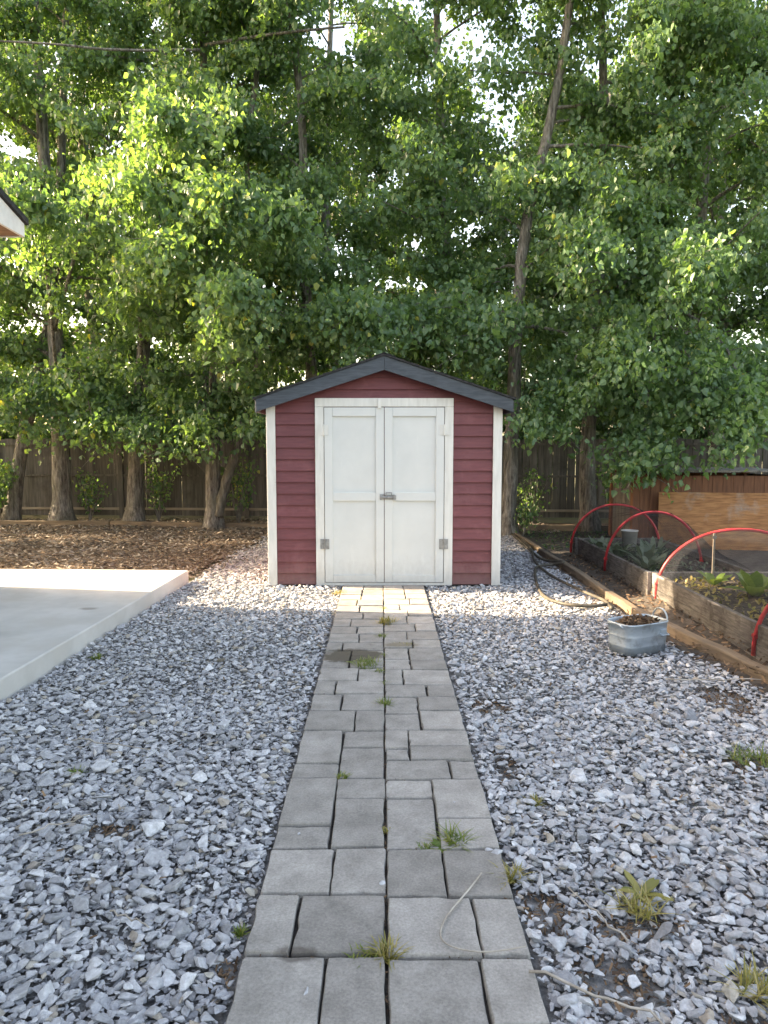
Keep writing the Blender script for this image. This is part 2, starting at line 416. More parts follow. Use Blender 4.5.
Rr = [(1.20, 1.5, .55), (1.5, 1.75, .4), (1.75, 2.01, .63), (2.01, 2.29, .66), (2.29, 2.575, .48),
      (2.575, 3.14, .48, (2.975, 2.80)), (3.14, 3.34, .7), (3.34, 3.70, .28, (3.47, 3.50)), (3.70, 4.2, .45, (3.93, 3.98)),
      (4.2, 4.42, .6), (4.42, 4.72, .28), (4.72, 5.22, .42, (4.95, 4.92)), (5.22, 5.45, .5), (5.45, 5.7, .42), (5.7, 5.93, .6),
      (5.93, 6.2, .46), (6.2, 6.42, .5), (6.42, 6.66, .34), (6.66, 6.9, .58), (6.9, 7.12, .5), (7.12, 7.35, .5), (7.35, 7.58, .48)]
half(PX0, PXM, L); half(PXM, PX1, Rr)
y = 1.2
while y > -1.4:
    y0 = y - random.uniform(.2, .3)
    half(PX0, PXM, [(y0, y, random.uniform(.35, .6))]); half(PXM, PX1, [(y0, y, random.uniform(.35, .6))]); y = y0
tag(path.build('path', [M['paver'], M['joint']]), kind='structure')

# ------------------------------------------------------------------ gravel
def hull_proto(n, bevel, seed):
    rr = random.Random(seed)
    bm = bmesh.new()
    for _ in range(n):
        v = Vector((rr.gauss(0, 1), rr.gauss(0, 1), rr.gauss(0, 1))).normalized()
        v *= rr.uniform(.82, 1.05)
        bm.verts.new(v)
    k = (1.0, rr.uniform(.55, .9), rr.uniform(.22, .44))
    for v in bm.verts: v.co = Vector((v.co.x * k[0], v.co.y * k[1], v.co.z * k[2]))
    r = bmesh.ops.convex_hull(bm, input=bm.verts)
    junk = [e for e in r['geom_interior'] if isinstance(e, bmesh.types.BMVert)] + [e for e in r['geom_unused'] if isinstance(e, bmesh.types.BMVert)]
    junk = list(set(junk))
    if junk: bmesh.ops.delete(bm, geom=junk, context='VERTS')
    bmesh.ops.dissolve_limit(bm, angle_limit=R(14), verts=bm.verts, edges=bm.edges)
    if bevel:
        bmesh.ops.bevel(bm, geom=bm.edges[:], offset=bevel, segments=1, affect='EDGES', profile=.5)
    bmesh.ops.triangulate(bm, faces=bm.faces)
    bm.verts.ensure_lookup_table(); bm.verts.index_update()
    V = np.array([v.co[:] for v in bm.verts]); F = np.array([[v.index for v in f.verts] for f in bm.faces])
    bm.free()
    return V, F
NEAR = [hull_proto(random.randint(9, 14), .05, 100 + i) for i in range(18)]
FAR = [hull_proto(random.randint(8, 11), 0, 200 + i) for i in range(14)]

BARE = [(.66, 1.93, .09, .10), (.53, 2.25, .06, .10), (.95, 1.75, .07, .05), (.80, 2.18, .12, .05), (1.75, 3.35, .15, .07), (-.43, 1.98, .04, .04), (2.0, 4.2, .12, .2), (-1.05, 2.75, .09, .05), (.62, 4.1, .1, .1), (.58, 3.3, .05, .15)]
def grid(x0, x1, y0, y1, sp):
    nx, ny = int((x1 - x0) / sp), int((y1 - y0) / sp)
    X, Y = np.meshgrid(x0 + (np.arange(nx) + .5) * sp, y0 + (np.arange(ny) + .5) * sp)
    X = X + (np.arange(ny) % 2)[:, None] * sp * .5
    p = np.stack([X.ravel(), Y.ravel()], 1) + RNG.uniform(-.5, .5, (X.size, 2)) * sp
    return p
def gravel_mask(p, r):
    x, y = p[:, 0], p[:, 1]
    edge = RNG.normal(0, .006, len(p))
    left = (x < PX0 - .8 * r + edge) & (x > -2.07 - (7.83 - np.minimum(y, 7.83)) * .0402 + .01 + r * .6) & (y < 12.3)
    right = (x > PX1 + .8 * r + edge) & (x < 2.06 + .15 * np.maximum(0, 6.2 - y) - .16 * RNG.random(len(p)) ** 2 * (y < 6.3))
    right &= (y < 11.9)
    left &= ~((y > 7.9) & (x < -2.12 + (y - 7.8) * .10 + RNG.normal(0, .10, len(p))))
    shed = (np.abs(x - .024) < 1.2 - r * .5) & (y > 7.62 - r * .5) & (y < 10.05)
    back = (np.abs(x - .024) < 1.25) & (y > 10.05)
    m = (left | right) & ~shed & ~back
    for cx, cy, rx, ry in BARE:
        q = ((x - cx) / rx) ** 2 + ((y - cy) / ry) ** 2
        m &= ~((q < 1.3) & (RNG.random(len(p)) < .88))
    return m
def gravel_layer(y0, y1, sp, rmean, zc, keep):
    p = grid(-3.3, 2.9, y0, y1, sp)
    p = p[RNG.random(len(p)) < keep]
    r = np.clip(RNG.lognormal(math.log(rmean), .36, len(p)), rmean * .45, rmean * 2.1)
    m = gravel_mask(p, r)
    p, r = p[m], r[m]
    z = zc + RNG.uniform(-.006, .006, len(p)) + (r - rmean) * .25
    # gentle hummocks
    z += .010 * np.sin(p[:, 0] * 5.1 + 1) * np.sin(p[:, 1] * 3.7)
    return np.column_stack([p, z]), r
def gravel_obj(parts, protos):
    P = np.vstack([a for a, b in parts]); S = np.concatenate([b for a, b in parts])
    n = len(P)
    rot = euler_mats(RNG.normal(0, .25, n), RNG.normal(0, .25, n), RNG.uniform(0, 6.283, n))
    return P, S, rot
a1 = [gravel_layer(.9, 4.2, .022, .0125, -.016, 1), gravel_layer(.9, 4.2, .027, .0165, -.010, 1), gravel_layer(.9, 4.2, .034, .0205, .000, .95), gravel_layer(.9, 4.2, .058, .0265, .009, .6)]
a2 = [gravel_layer(4.2, 12.3, .028, .0165, -.012, 1), gravel_layer(4.2, 12.3, .038, .021, .001, .9)]
P, S, rot = gravel_obj(a1, NEAR)
g1 = scatter('gravel', NEAR, P, rot, S, M['stone'], RNG.random(len(P)))
tag(g1, 'crushed blue-grey limestone gravel spread on both sides of the path near the viewer', 'gravel', kind='stuff')
P, S, rot = gravel_obj(a2, FAR)
g2 = scatter('gravel', FAR, P, rot, S, M['stone'], RNG.random(len(P)))
tag(g2, 'crushed grey gravel farther off, running round the foot of the shed', 'gravel', kind='stuff')

# mulch chips
def chip_protos():
    out = []
    for i in range(8):
        a, b, c = random.uniform(.7, 1), random.uniform(.18, .4), random.uniform(.05, .12)
        V = np.array([(-a, -b * .6, 0), (a * .9, -b, 0), (a, b * .7, 0), (-a * .8, b, 0), (-a * .9, -b * .5, c), (a * .8, -b * .8, c), (a * .9, b * .6, c), (-a * .7, b * .8, c)])
        V += RNG.normal(0, .05, V.shape)
        q = [(4, 5, 6, 7), (0, 1, 5, 4), (1, 2, 6, 5), (2, 3, 7, 6), (3, 0, 4, 7)]
        F = np.array([t for (a_, b_, c_, d_) in q for t in ((a_, b_, c_), (a_, c_, d_))])
        out.append((V, F))
    return out
CH = chip_protos()
p = grid(-9, 3, 7.9, 14.3, .052)
x, y = p[:, 0], p[:, 1]
m = (y > 8.05 - (x + 2) * .02) & ((x < -1.95 + (y - 8) * .07 + RNG.normal(0, .12, len(p))) | (y > 12.1)) & (RNG.random(len(p)) < .92)
p = p[m]
n = len(p)
mo = scatter('wood_mulch', CH, np.column_stack([p, RNG.uniform(-.02, .012, n)]), euler_mats(RNG.normal(0, .28, n), RNG.normal(0, .28, n), RNG.uniform(0, 6.283, n)), RNG.uniform(.02, .05, n), M['chips'], RNG.random(n))
tag(mo, 'brown wood-chip mulch and leaf litter under the trees in front of the fence', 'mulch', kind='stuff')
# grit washed into the joints of the path
n = 900
p = np.column_stack([np.where(RNG.random(n) < .6, PXM + RNG.normal(0, .006, n), RNG.uniform(PX0, PX1, n)), RNG.uniform(1.4, 7.5, n)])
ed = np.array([r_[0] for r_ in L + Rr]); sidex = RNG.random(n) < .5
near_ = ed[np.argmin(np.abs(p[:, 1][:, None] - ed[None]), 1)]
jn = np.abs(p[:, 0] - PXM) > .03; p[jn, 1] = near_[jn] + RNG.normal(0, .005, jn.sum())
mo = scatter('joint_grit', CH, np.column_stack([p, RNG.uniform(-.004, .012, n)]), euler_mats(RNG.normal(0, .3, n), RNG.normal(0, .3, n), RNG.uniform(0, 6.283, n)), RNG.uniform(.003, .009, n), M['dryleaf'], RNG.random(n) * .5)
tag(mo, 'dark grit and leaf crumbs caught in the joints between the pavers', 'grit', kind='stuff')
# dark crumbs and leaf bits lying among the stones and in the bare patches
q = [RNG.uniform([cx - 1.3 * rx, cy - 1.3 * ry], [cx + 1.3 * rx, cy + 1.3 * ry], (int(5000 * rx * ry * 4) + 20, 2)) for cx, cy, rx, ry in BARE]
q.append(RNG.uniform([.5, 1.5], [2.4, 6.5], (420, 2))); q.append(RNG.uniform([-2.0, 1.5], [-.45, 6.5], (140, 2)))
p = np.vstack(q); p = p[(p[:, 0] > PX1 + .01) | (p[:, 0] < PX0 - .01)]; n = len(p)
inb = np.arange(n) < n - 560
mo = scatter('plant_debris', CH, np.column_stack([p, np.where(inb, RNG.uniform(-.026, -.01, n), RNG.uniform(.012, .026, n))]), euler_mats(RNG.normal(0, .5, n), RNG.normal(0, .5, n), RNG.uniform(0, 6.283, n)), RNG.uniform(.005, .017, n), M['dryleaf'], RNG.random(n))
tag(mo, 'dark leaf crumbs and soil bits scattered among the gravel and in its bare patches', 'leaf debris', kind='stuff')
# litter on the dirt beside the raised beds
p = grid(1.95, 2.75, 3.0, 9.5, .04); p = p[(RNG.random(len(p)) < .6) & (p[:, 0] > 2.02 + .15 * np.maximum(0, 6.2 - p[:, 1]) - .12 * RNG.random(len(p)))]; n = len(p)
mo = scatter('leaf_litter', CH, np.column_stack([p, RNG.uniform(-.008, .016, n) + np.clip((p[:, 0] - 2.24) / .36, 0, 1) * np.where(p[:, 1] < 7, .095, .05)]), euler_mats(RNG.normal(0, .4, n), RNG.normal(0, .4, n), RNG.uniform(0, 6.283, n)), RNG.uniform(.012, .032, n), M['dryleaf'], RNG.random(n))
tag(mo, 'dark leaf litter and dirt along the timber edging by the raised beds', 'leaf litter', kind='stuff')

# ------------------------------------------------------------------ shed
SX, SY = .024, 7.635
shed = empty('shed', (SX, SY, 0), 'small burgundy garden shed with grey-white double doors at the end of the paver path', 'shed')
HW, DEP, ZE, SL = 1.190, 2.44, 1.86, .331
ZA = ZE + HW * SL + .02
mb = MB()
mb.prism([(-HW + .02, 0), (HW - .02, 0), (HW - .02, ZE), (0, ZA), (-HW + .02, ZE)], 'y', .02, DEP - .02)
EXP = .1185
i = 0
while True:
    z0 = .01 + i * EXP; z1 = z0 + EXP + .012
    if z0 > ZA - .04: break
    h0 = min(HW - .012, (ZA - z0) / SL); h1 = max(.01, min(HW - .012, (ZA - z1) / SL))
    for (ya, s) in ((.02, -1), (DEP - .02, 1)):
        f0, f1, bk = ya + s * .030, ya + s * .006, ya - s * .002
        v = [(-h0, f0, z0), (h0, f0, z0), (h1, f1, z1), (-h1, f1, z1), (-h0, bk, z0), (h0, bk, z0), (h1, bk, z1), (-h1, bk, z1)]
        mb.add(v, [(0, 1, 2, 3), (0, 4, 5, 1), (1, 5, 6, 2), (2, 6, 7, 3), (3, 7, 4, 0)], random.random())
    if z1 < ZE + .02:
        for s in (-1, 1):
            f0, f1, bk = s * HW, s * (HW - .020), s * (HW - .024)
            v = [(f0, .02, z0), (f0, DEP - .02, z0), (f1, DEP - .02, z1), (f1, .02, z1), (bk, .02, z0), (bk, DEP - .02, z0), (bk, DEP - .02, z1), (bk, .02, z1)]
            mb.add(v, [(0, 1, 2, 3), (0, 4, 5, 1), (1, 5, 6, 2), (2, 6, 7, 3), (3, 7, 4, 0)])
    i += 1
mb.build('wall', M['siding'], shed)
for sx in (-1, 1):
    for (ya, yb) in ((-.022, .07), (DEP - .07, DEP + .022)):
        mb = MB()
        xo = sx * (HW + .016); xi = sx * (HW - .075)
        zt = ZE + .0
        if ya < 1: L_ = [(xi, -.034), (xo, -.034), (xo, .075), (sx * (HW + .002), .075), (sx * (HW + .002), -.011), (xi, -.011)]
        else: L_ = [(xi, DEP + .034), (xo, DEP + .034), (xo, DEP - .075), (sx * (HW + .002), DEP - .075), (sx * (HW + .002), DEP + .011), (xi, DEP + .011)]
        mb.prism(L_, 'z', .0, zt)
        mb.build('corner_trim', M['trim'], shed, bevel=.003)
# door casing
mb = MB()
FX0, FX1, FT, CW = -.708, .706, 1.935, .088
mb.box((FX0, -.032, .0), (FX0 + CW, .0, FT - CW)); mb.box((FX1 - CW, -.032, .0), (FX1, .0, FT - CW))
mb.box((FX0, -.034, FT - CW + .001), (FX1, .0, FT))
mb.build('door_frame', M['trim'], shed, bevel=.004)
mb = MB(); mb.box((FX0 + CW, -.03, .0), (FX1 - CW, .02, .028)); mb.build('threshold', M['trim'], shed, bevel=.003)
mb = MB(); mb.box((-.066, -.056, FT - CW - .016), (-.030, -.0345, FT - .006)); mb.build('stop_block', M['trim'], shed, bevel=.002)
DX0, DX1, DZ0, DZ1 = FX0 + CW + .006, FX1 - CW - .006, .034, FT - CW - .006
mid = (DX0 + DX1) / 2
def door(x0, x1, hinge_side):
    d = MB()
    d.box((x0, -.012, DZ0), (x1, .012, DZ1))
    st = .083; rail_t, rail_b = .09, .075
    f, b = -.034, -.011
    d.box((x0, f, DZ0), (x0 + st, b, DZ1)); d.box((x1 - st, f, DZ0), (x1, b, DZ1))
    e = .0015
    d.box((x0 + st + e, f + .002, DZ1 - rail_t), (x1 - st - e, b, DZ1)); d.box((x0 + st + e, f + .002, DZ0), (x1 - st - e, b, DZ0 + rail_b))
    zm = .885
    d.box((x0 + st + e, f + .002, zm), (x1 - st - e, b, zm + .088))
    o = d.build('door', M['door'], shed, bevel=.003)
    for z, paint in ((1.56, M['trim']), (.385, M['metal'])):
        hx = x0 - .002 if hinge_side < 0 else x1 + .002
        h = MB()
        h.box((hx - .046, -.0420, z), (hx - .006, -.0325, z + .105)); h.box((hx + .006, -.0420, z), (hx + .046, -.0325, z + .105))
        h.tube([(hx, -.044, z - .004), (hx, -.044, z + .109)], .0075, 10)
        for dx in (-.022, .022):
            for dz in (.02, .07):
                h.tube([(hx + dx, -.0415, z + dz), (hx + dx, -.0445, z + dz)], .005, 8)
        h.build('hinge', paint, o, bevel=.0015)
    return o
d1 = door(DX0, mid - .003, -1); d2 = door(mid + .003, DX1, 1)
h = MB()
h.box((mid - .045, -.0430, .895), (mid - .004, -.0335, .955)); h.box((mid + .004, -.0430, .900), (mid + .112, -.0345, .950))
h.tube([(mid - .04, -.056, .925), (mid + .11, -.056, .925)], .010, 10)
h.tube([(mid + .02, -.054, .935), (mid + .02, -.054, .972), (mid + .075, -.054, .972), (mid + .075, -.054, .935)], .006, 8)
h.box((mid + .095, -.066, .900), (mid + .122, -.044, .945))
h.build('latch', M['metal'], d2, bevel=.0015)
# roof
OV = .15; XE = 1.29; ZR = 2.359
def slope_slab(s, t0, t1, xe, y0, y1, drop=0):
    return [(0, ZR + t1), (s * xe, ZR - xe * SL + t1), (s * xe, ZR - xe * SL + t0), (0, ZR + t0)]
for s in (-1, 1):
    mb = MB(); mb.prism([(s * .0008, ZR - .012), (s * XE, ZR - XE * SL - .012), (s * XE, ZR - XE * SL - .142), (s * .0008, ZR - .152)], 'y', -OV, -OV + .024)
    mb.build('fascia_board', M['fascia'], shed, bevel=.003)
    mb = MB(); mb.prism([(s * .0008, ZR - .012), (s * XE, ZR - XE * SL - .012), (s * XE, ZR - XE * SL - .142), (s * .0008, ZR - .152)], 'y', DEP + OV - .024, DEP + OV)
    mb.build('fascia_board', M['fascia'], shed, bevel=.003)
    mb = MB(); mb.box((s * XE - .012, -OV + .026, ZR - XE * SL - .145), (s * XE + .012, DEP + OV - .026, ZR - XE * SL - .02)); mb.build('eave_board', M['fascia'], shed, bevel=.003)
rf = MB()
for s in (-1, 1):
    xe = XE + .028
    rf.prism([(0, ZR - .010), (s * xe, ZR - xe * SL - .010), (s * xe, ZR - xe * SL + .004), (0, ZR + .004)], 'y', -OV - .018, DEP + OV + .018)
    k = 0
    while k * .14 < xe:
        xa, xb = xe - k * .14, max(0, xe - k * .14 - .16)
        rf.prism([(s * xa, ZR - xa * SL + .0045), (s * xa, ZR - xa * SL + .0105), (s * xb, ZR - xb * SL + .006), (s * xb, ZR - xb * SL + .0045)], 'y', -OV - .02 - (k % 2) * .002, DEP + OV + .02)
        k += 1
rf.prism([(-.11, ZR - .11 * SL + .012), (0, ZR + .014), (.11, ZR - .11 * SL + .012), (.11, ZR - .11 * SL + .018), (0, ZR + .021), (-.11, ZR - .11 * SL + .018)], 'y', -OV - .019, DEP + OV + .019)
rf.build('roof', M['shingle'], shed)

# ------------------------------------------------------------------ house (its corner reaches into the picture)
house = empty('house', (-3.7, 6.2, 0), 'white eave corner of the house with brown soffit and dark shingles, at left edge', 'house')
def H(o): o.matrix_parent_inverse = house.matrix_world.inverted() if False else Matrix.Translation((3.7, -6.2, 0)); return o
HXR, HXL, HYF, HYN = -3.97, -12.0, 7.0, -7.0
EY, EZ, PS = 7.50, 3.617, .25
def zr(y): return EZ + (EY - abs(y)) * PS
mb = MB(); mb.prism([(HYN, .0), (HYF, .0), (HYF, 3.30), (0, zr(0) - .16), (HYN, 3.30)], 'x', HXL, HXR)
k = 0
while k * .15 < 3.2:
    z0 = .15 + k * .15
    mb.add([(HXR + .014, HYN, z0), (HXR + .014, HYF, z0), (HXR + .002, HYF, z0 + .15), (HXR + .002, HYN, z0 + .15), (HXR, HYN, z0), (HXR, HYF, z0)], [(0, 1, 2, 3), (0, 4, 5, 1)]); k += 1
H(mb.build('wall', M['vinyl'], house))
RX = -3.505
mb = MB()
for s in (-1, 1):
    mb.prism([(0, zr(0) + .005), (s * (EY + .03), zr(EY + .03) + .005), (s * (EY + .03), zr(EY + .03) + .06), (0, zr(0) + .06)], 'x', HXL - .3, RX + .03)
H(mb.build('roof', M['shingle'], house))
mb = MB()
for s in (-1, 1):
    mb.prism([(0, zr(0)), (s * EY, zr(EY)), (s * EY, zr(EY) - .125), (s * (EY - .75), zr(EY) - .125), (s * (EY - .75), zr(EY - .75) - .14), (0, zr(0) - .14)], 'x', RX - .03, RX)
H(mb.build('rake_board', M['white'], house, bevel=.003))
for s in (-1, 1):
    mb = MB(); mb.box((HXL - .3, s * EY - .015, EZ - .125), (RX - .032, s * EY + .015, EZ - .012))
    H(mb.build('fascia_board', M['white'], house))
mb = MB()
for s in (-1, 1):
    a, b = sorted((s * (HYF - .25), s * (EY - .02)))
    mb.box((HXL - .3, a, EZ - .118), (RX - .034, b, EZ - .105))
    mb.prism([(0, zr(0) - .125), (s * (HYF - .25), zr(HYF - .25) - .125), (s * (HYF - .25), zr(HYF - .25) - .112), (0, zr(0) - .112)], 'x', HXR + .001, RX - .034)
H(mb.build('soffit', M['soffit'], house))

# ------------------------------------------------------------------ fence
fence = empty('wooden_fence', (-2, 14.1, 0), 'dark weathered board fence behind the trees across the back of the yard', 'fence')
def FI(o): o.matrix_parent_inverse = Matrix.Translation((2, -14.1, 0)); return o
def fy(x): return 14.18 - .055 * (x + 2)
ang = math.atan(-.055)
bays = [(-12.4 + 2.45 * i, -12.4 + 2.45 * (i + 1)) for i in range(10)]
for xa, xb in bays:
    p_ = MB(); x = xa + .05; top = 1.55 + random.uniform(-.03, .03)
    while x < xb - .05:
        w = random.uniform(.128, .142); g_ = random.choice([.002, .004, .004, .012])
        y0 = fy(x) + random.uniform(-.006, .006)
        p_.box((x, y0, .06), (x + w, y0 + .018, top + random.uniform(-.015, .015)), att=random.random())
        x += w + g_
    FI(p_.build('board_panel', M['fence'], fence))
    for z, hh, mat in ((.17, .045, M['rail']), (.82, .04, M['fence']), (1.42, .045, M['fence'])):
        r_ = MB(); r_.add([(xa + .04, fy(xa) - .035, z), (xb - .04, fy(xb) - .035, z), (xb - .04, fy(xb) - .008, z), (xa + .04, fy(xa) - .008, z),
                           (xa + .04, fy(xa) - .035, z + hh), (xb - .04, fy(xb) - .035, z + hh), (xb - .04, fy(xb) - .008, z + hh), (xa + .04, fy(xa) - .008, z + hh)],
                          [(0, 3, 2, 1), (4, 5, 6, 7), (0, 1, 5, 4), (1, 2, 6, 5), (2, 3, 7, 6), (3, 0, 4, 7)])
        FI(r_.build('rail', mat, fence))
    q = MB(); q.box((xa - .045, fy(xa) - .05, -.05), (xa + .045, fy(xa) + .04, 1.6)); FI(q.build('post', M['fence'], fence, bevel=.006))

# ------------------------------------------------------------------ timbers
def timber(name, a, b, w, h, mat, label):
    mb = MB(); a, b = Vector(a), Vector(b); d = (b - a); Ln = d.length; rz = math.atan2(d.y, d.x)
    nseg = max(2, int(Ln / .3))
    xs = [Ln * i / nseg for i in range(nseg + 1)]
    vs = []; fs = []
    for x in xs:
        wy, wz = random.uniform(-.005, .005), random.uniform(-.004, .004)
        for (py, pz) in ((-w / 2, 0), (w / 2, 0), (w / 2, h), (-w / 2, h)):
            vs.append((x, py + wy, pz + (wz if pz else 0)))
    for i in range(nseg):
        for j in range(4): fs.append((i * 4 + j, i * 4 + (j + 1) % 4, (i + 1) * 4 + (j + 1) % 4, (i + 1) * 4 + j))
    fs += [(3, 2, 1, 0), tuple(nseg * 4 + j for j in range(4))]
    mb.add(vs, fs)
    o = mb.build(name, mat, bevel=.012); o.location = a; o.rotation_euler = (0, 0, rz)
    return tag(o, label, 'timber edging', 'timber edging round the gravel')
timber('edging_timber', (2.70, 2.9, -.04), (2.20, 6.28, -.04), .085, .10, M['timberx'], 'nearest edging timber, running from the picture edge past the tub')
timber('edging_timber', (2.20, 6.30, -.03), (2.18, 9.0, -.03), .075, .09, M['timberx'], 'sunlit yellowish edging timber beside the far raised bed')
timber('edging_timber', (2.175, 9.02, -.03), (2.12, 11.9, -.03), .07, .08, M['timberx'], 'farthest edging timber, leading to the tree trunk right of the shed')
timber('edging_timber', (2.0, 12.55, -.02), (4.8, 12.35, -.02), .10, .10, M['timberx'], 'edging timber lying across the back between the two right-hand trunks')
timber('edging_timber', (-8.6, 13.35, -.02), (-4.9, 13.25, -.02), .10, .09, M['timberx'], 'edging timber at back left below the fence')
timber('edging_timber', (-4.88, 13.25, -.02), (-1.4, 12.75, -.02), .10, .09, M['timberx'], 'edging timber in front of the trunk just left of the shed')

# ------------------------------------------------------------------ raised beds
def raised_bed(y0, y1, x0, x1, h, label):
    b = empty('raised_bed', ((x0 + x1) / 2, (y0 + y1) / 2, 0), label, 'raised bed', 'raised beds on the right')
    off = Matrix.Translation((-(x0 + x1) / 2, -(y0 + y1) / 2, 0))
    def K(o): o.matrix_parent_inverse = off; return o
    t = .042
    for (xa, xb) in ((x0, x0 + t), (x1 - t, x1)):
        for (za, zb) in ((-.03, h * .49), (h * .5, h)):
            mb = MB(); dx = random.uniform(-.004, .004); mb.box((xa + dx, y0, za), (xb + dx, y1, zb)); K(mb.build('board', M['bedwood'], b, bevel=.005))
    for (ya, yb) in ((y0, y0 + t), (y1 - t, y1)):
        mb = MB(); mb.box((x0 + t + .002, ya, -.03), (x1 - t - .002, yb, h - .004)); K(mb.build('board', M['bedwood'], b, bevel=.005))
    for xa in (x0 - .04, x1 - .002):
        for ya in (y0 + .0, y1 - .085):
            mb = MB(); mb.box((xa, ya, -.03), (xa + .042, ya + .085, h + .006)); K(mb.build('post', M['bedwood'], b, bevel=.006))
    # soil
    nx, ny = 24, 50
    vs = [(x0 + t + (x1 - x0 - 2 * t) * i / nx, y0 + t + (y1 - y0 - 2 * t) * j / ny, h - .07 + random.uniform(-.014, .018)) for j in range(ny + 1) for i in range(nx + 1)]
    fs = [(j * (nx + 1) + i, j * (nx + 1) + i + 1, (j + 1) * (nx + 1) + i + 1, (j + 1) * (nx + 1) + i) for j in range(ny) for i in range(nx)]
    mb = MB(); mb.add(vs, fs); K(mb.build('soil', M['soil'], b))
    return b
BX0, BX1, BH = 2.55, 3.62, .27
raised_bed(6.98, 9.62, BX0, BX1, .24, 'far raised bed of grey boards under dark netting')
raised_bed(3.2, 6.93, BX0 - .02, 3.95, .27, 'near raised bed of grey boards with chard in it')

# ------------------------------------------------------------------ hoops and netting
def hoop_pts(x0, x1, y0, y1, zt, zb=.05, n=28, sq=.62):
    pts = [Vector((x0, y0, zb))]
    zb2 = .12
    for i in range(n + 1):
        a = math.pi * (1 - i / n)
        c, s = math.cos(a), math.sin(a)
        x = (x0 + x1) / 2 + (x1 - x0) / 2 * math.copysign(abs(c) ** .95, c); z = zb2 + (zt - zb2) * abs(s) ** 1.0
        pts.append(Vector((x, y0 + (y1 - y0) * i / n, z)))
    pts.append(Vector((x1, y1, zb)))
    return pts
def hoop(y0, y1, zt, label, x0=2.49, x1=3.64, clip=True):
    pts = hoop_pts(x0, x1, y0, y1, zt)
    t = empty('garden_hoop', (x0, y0, 0), label, 'hoop', 'red hoops over the raised beds')
    off = Matrix.Translation((-x0, -y0, 0))
    mb = MB(); mb.tube(pts, .0145, 10); o = mb.build('pipe', M['hoop'], t, smooth=True); o.matrix_parent_inverse = off
    for k in (2, -3):
        c = MB(); c.tube([pts[k] - Vector((0, .018, 0)), pts[k] + Vector((0, .018, 0))], .019, 8); o = c.build('clip', M['hoop'], t); o.matrix_parent_inverse = off
    return pts
h1 = hoop(9.58, 9.5, .68, 'farthest red hoop, in front of the fence at the end of the beds', x0=2.47, x1=3.6)
h2 = hoop(8.2, 8.05, .72, 'red hoop second from the back, over the far bed', x0=2.50, x1=3.52)
h3 = hoop(6.72, 6.6, .70, 'large red hoop over the far end of the near bed', x0=2.53, x1=3.98)
h4 = hoop(4.9, 4.8, .72, 'nearest red hoop, its leg rising at the right edge of the photo', x0=2.52, x1=3.98)
def netting(hoops, label, sag=.05):
    rows = []
    for a, b in zip(hoops[:-1], hoops[1:]):
        for k in range(8):
            t = k / 8
            rows.append([(p.lerp(q, t) - Vector((0, 0, (sag * math.sin(math.pi * t)) * (1 if p.z > .3 else .2)))) + Vector((random.uniform(-.016, .016), random.uniform(-.02, .02), random.uniform(-.018, .012))) for p, q in zip(a, b)])
    rows.append([p.copy() for p in hoops[-1]])
    n = len(rows[0])
    for r in rows:
        cx = (r[0].x + r[-1].x) / 2
        for i, p in enumerate(r):
            p.x = cx + (p.x - cx) * 1.03; p.z = p.z * 1.0 + .016
    vs = [p for r in rows for p in r]; fs = [(i * n + j, i * n + j + 1, (i + 1) * n + j + 1, (i + 1) * n + j) for i in range(len(rows) - 1) for j in range(n - 1)]
    mb = MB(); mb.add(vs, fs)
    return tag(mb.build('garden_net', M['net'], smooth=True), label, 'netting', 'nets over the raised beds')
netting([h1, h2, hoop_pts(2.47, 3.6, 7.0, 7.0, .38)], 'dark see-through netting draped over the two far hoops')
netting([h3, h4, hoop_pts(2.52, 3.98, 3.3, 3.3, .72)], 'dark see-through netting stretched between the two near hoops')
# stake and bucket
mb = MB(); mb.box((-.009, -.007, 0), (.009, .007, .47)); mb.box((-.02, -.009, .42), (.02, -.0075, .45))
o = mb.build('garden_stake', M['rail'], bevel=.003); o.location = (3.0, 6.62, .2); tag(o, 'pale upright stake holding up the net below the large hoop', 'stake')
bk = empty('bucket', (3.12, 9.25, .17), 'small white bucket standing in the far bed behind the second hoop', 'bucket')
def lathe(mb, prof, n=24, sx=1, sy=1, rot=0):
    vs = []; m = len(prof)
    for r, z in prof:
        for j in range(n):
            a = 2 * math.pi * j / n; x, y = r * math.cos(a) * sx, r * math.sin(a) * sy
            vs.append((x * math.cos(rot) - y * math.sin(rot), x * math.sin(rot) + y * math.cos(rot), z))
    fs = [(i * n + j, i * n + (j + 1) % n, (i + 1) * n + (j + 1) % n, (i + 1) * n + j) for i in range(m - 1) for j in range(n)]
    mb.add(vs, fs)
mb = MB(); lathe(mb, [(.001, 0), (.085, 0), (.1, .2), (.106, .2), (.106, .212), (.096, .212), (.082, .02), (.001, .02)]); mb.build('body', M['white'], bk, smooth=True)
mb = MB(); mb.tube([(.104 * math.cos(a), .02, .2 - .07 * math.sin(a) * 1) for a in [math.pi * i / 10 for i in range(11)]], .003, 6); mb.build('handle', M['metal'], bk)

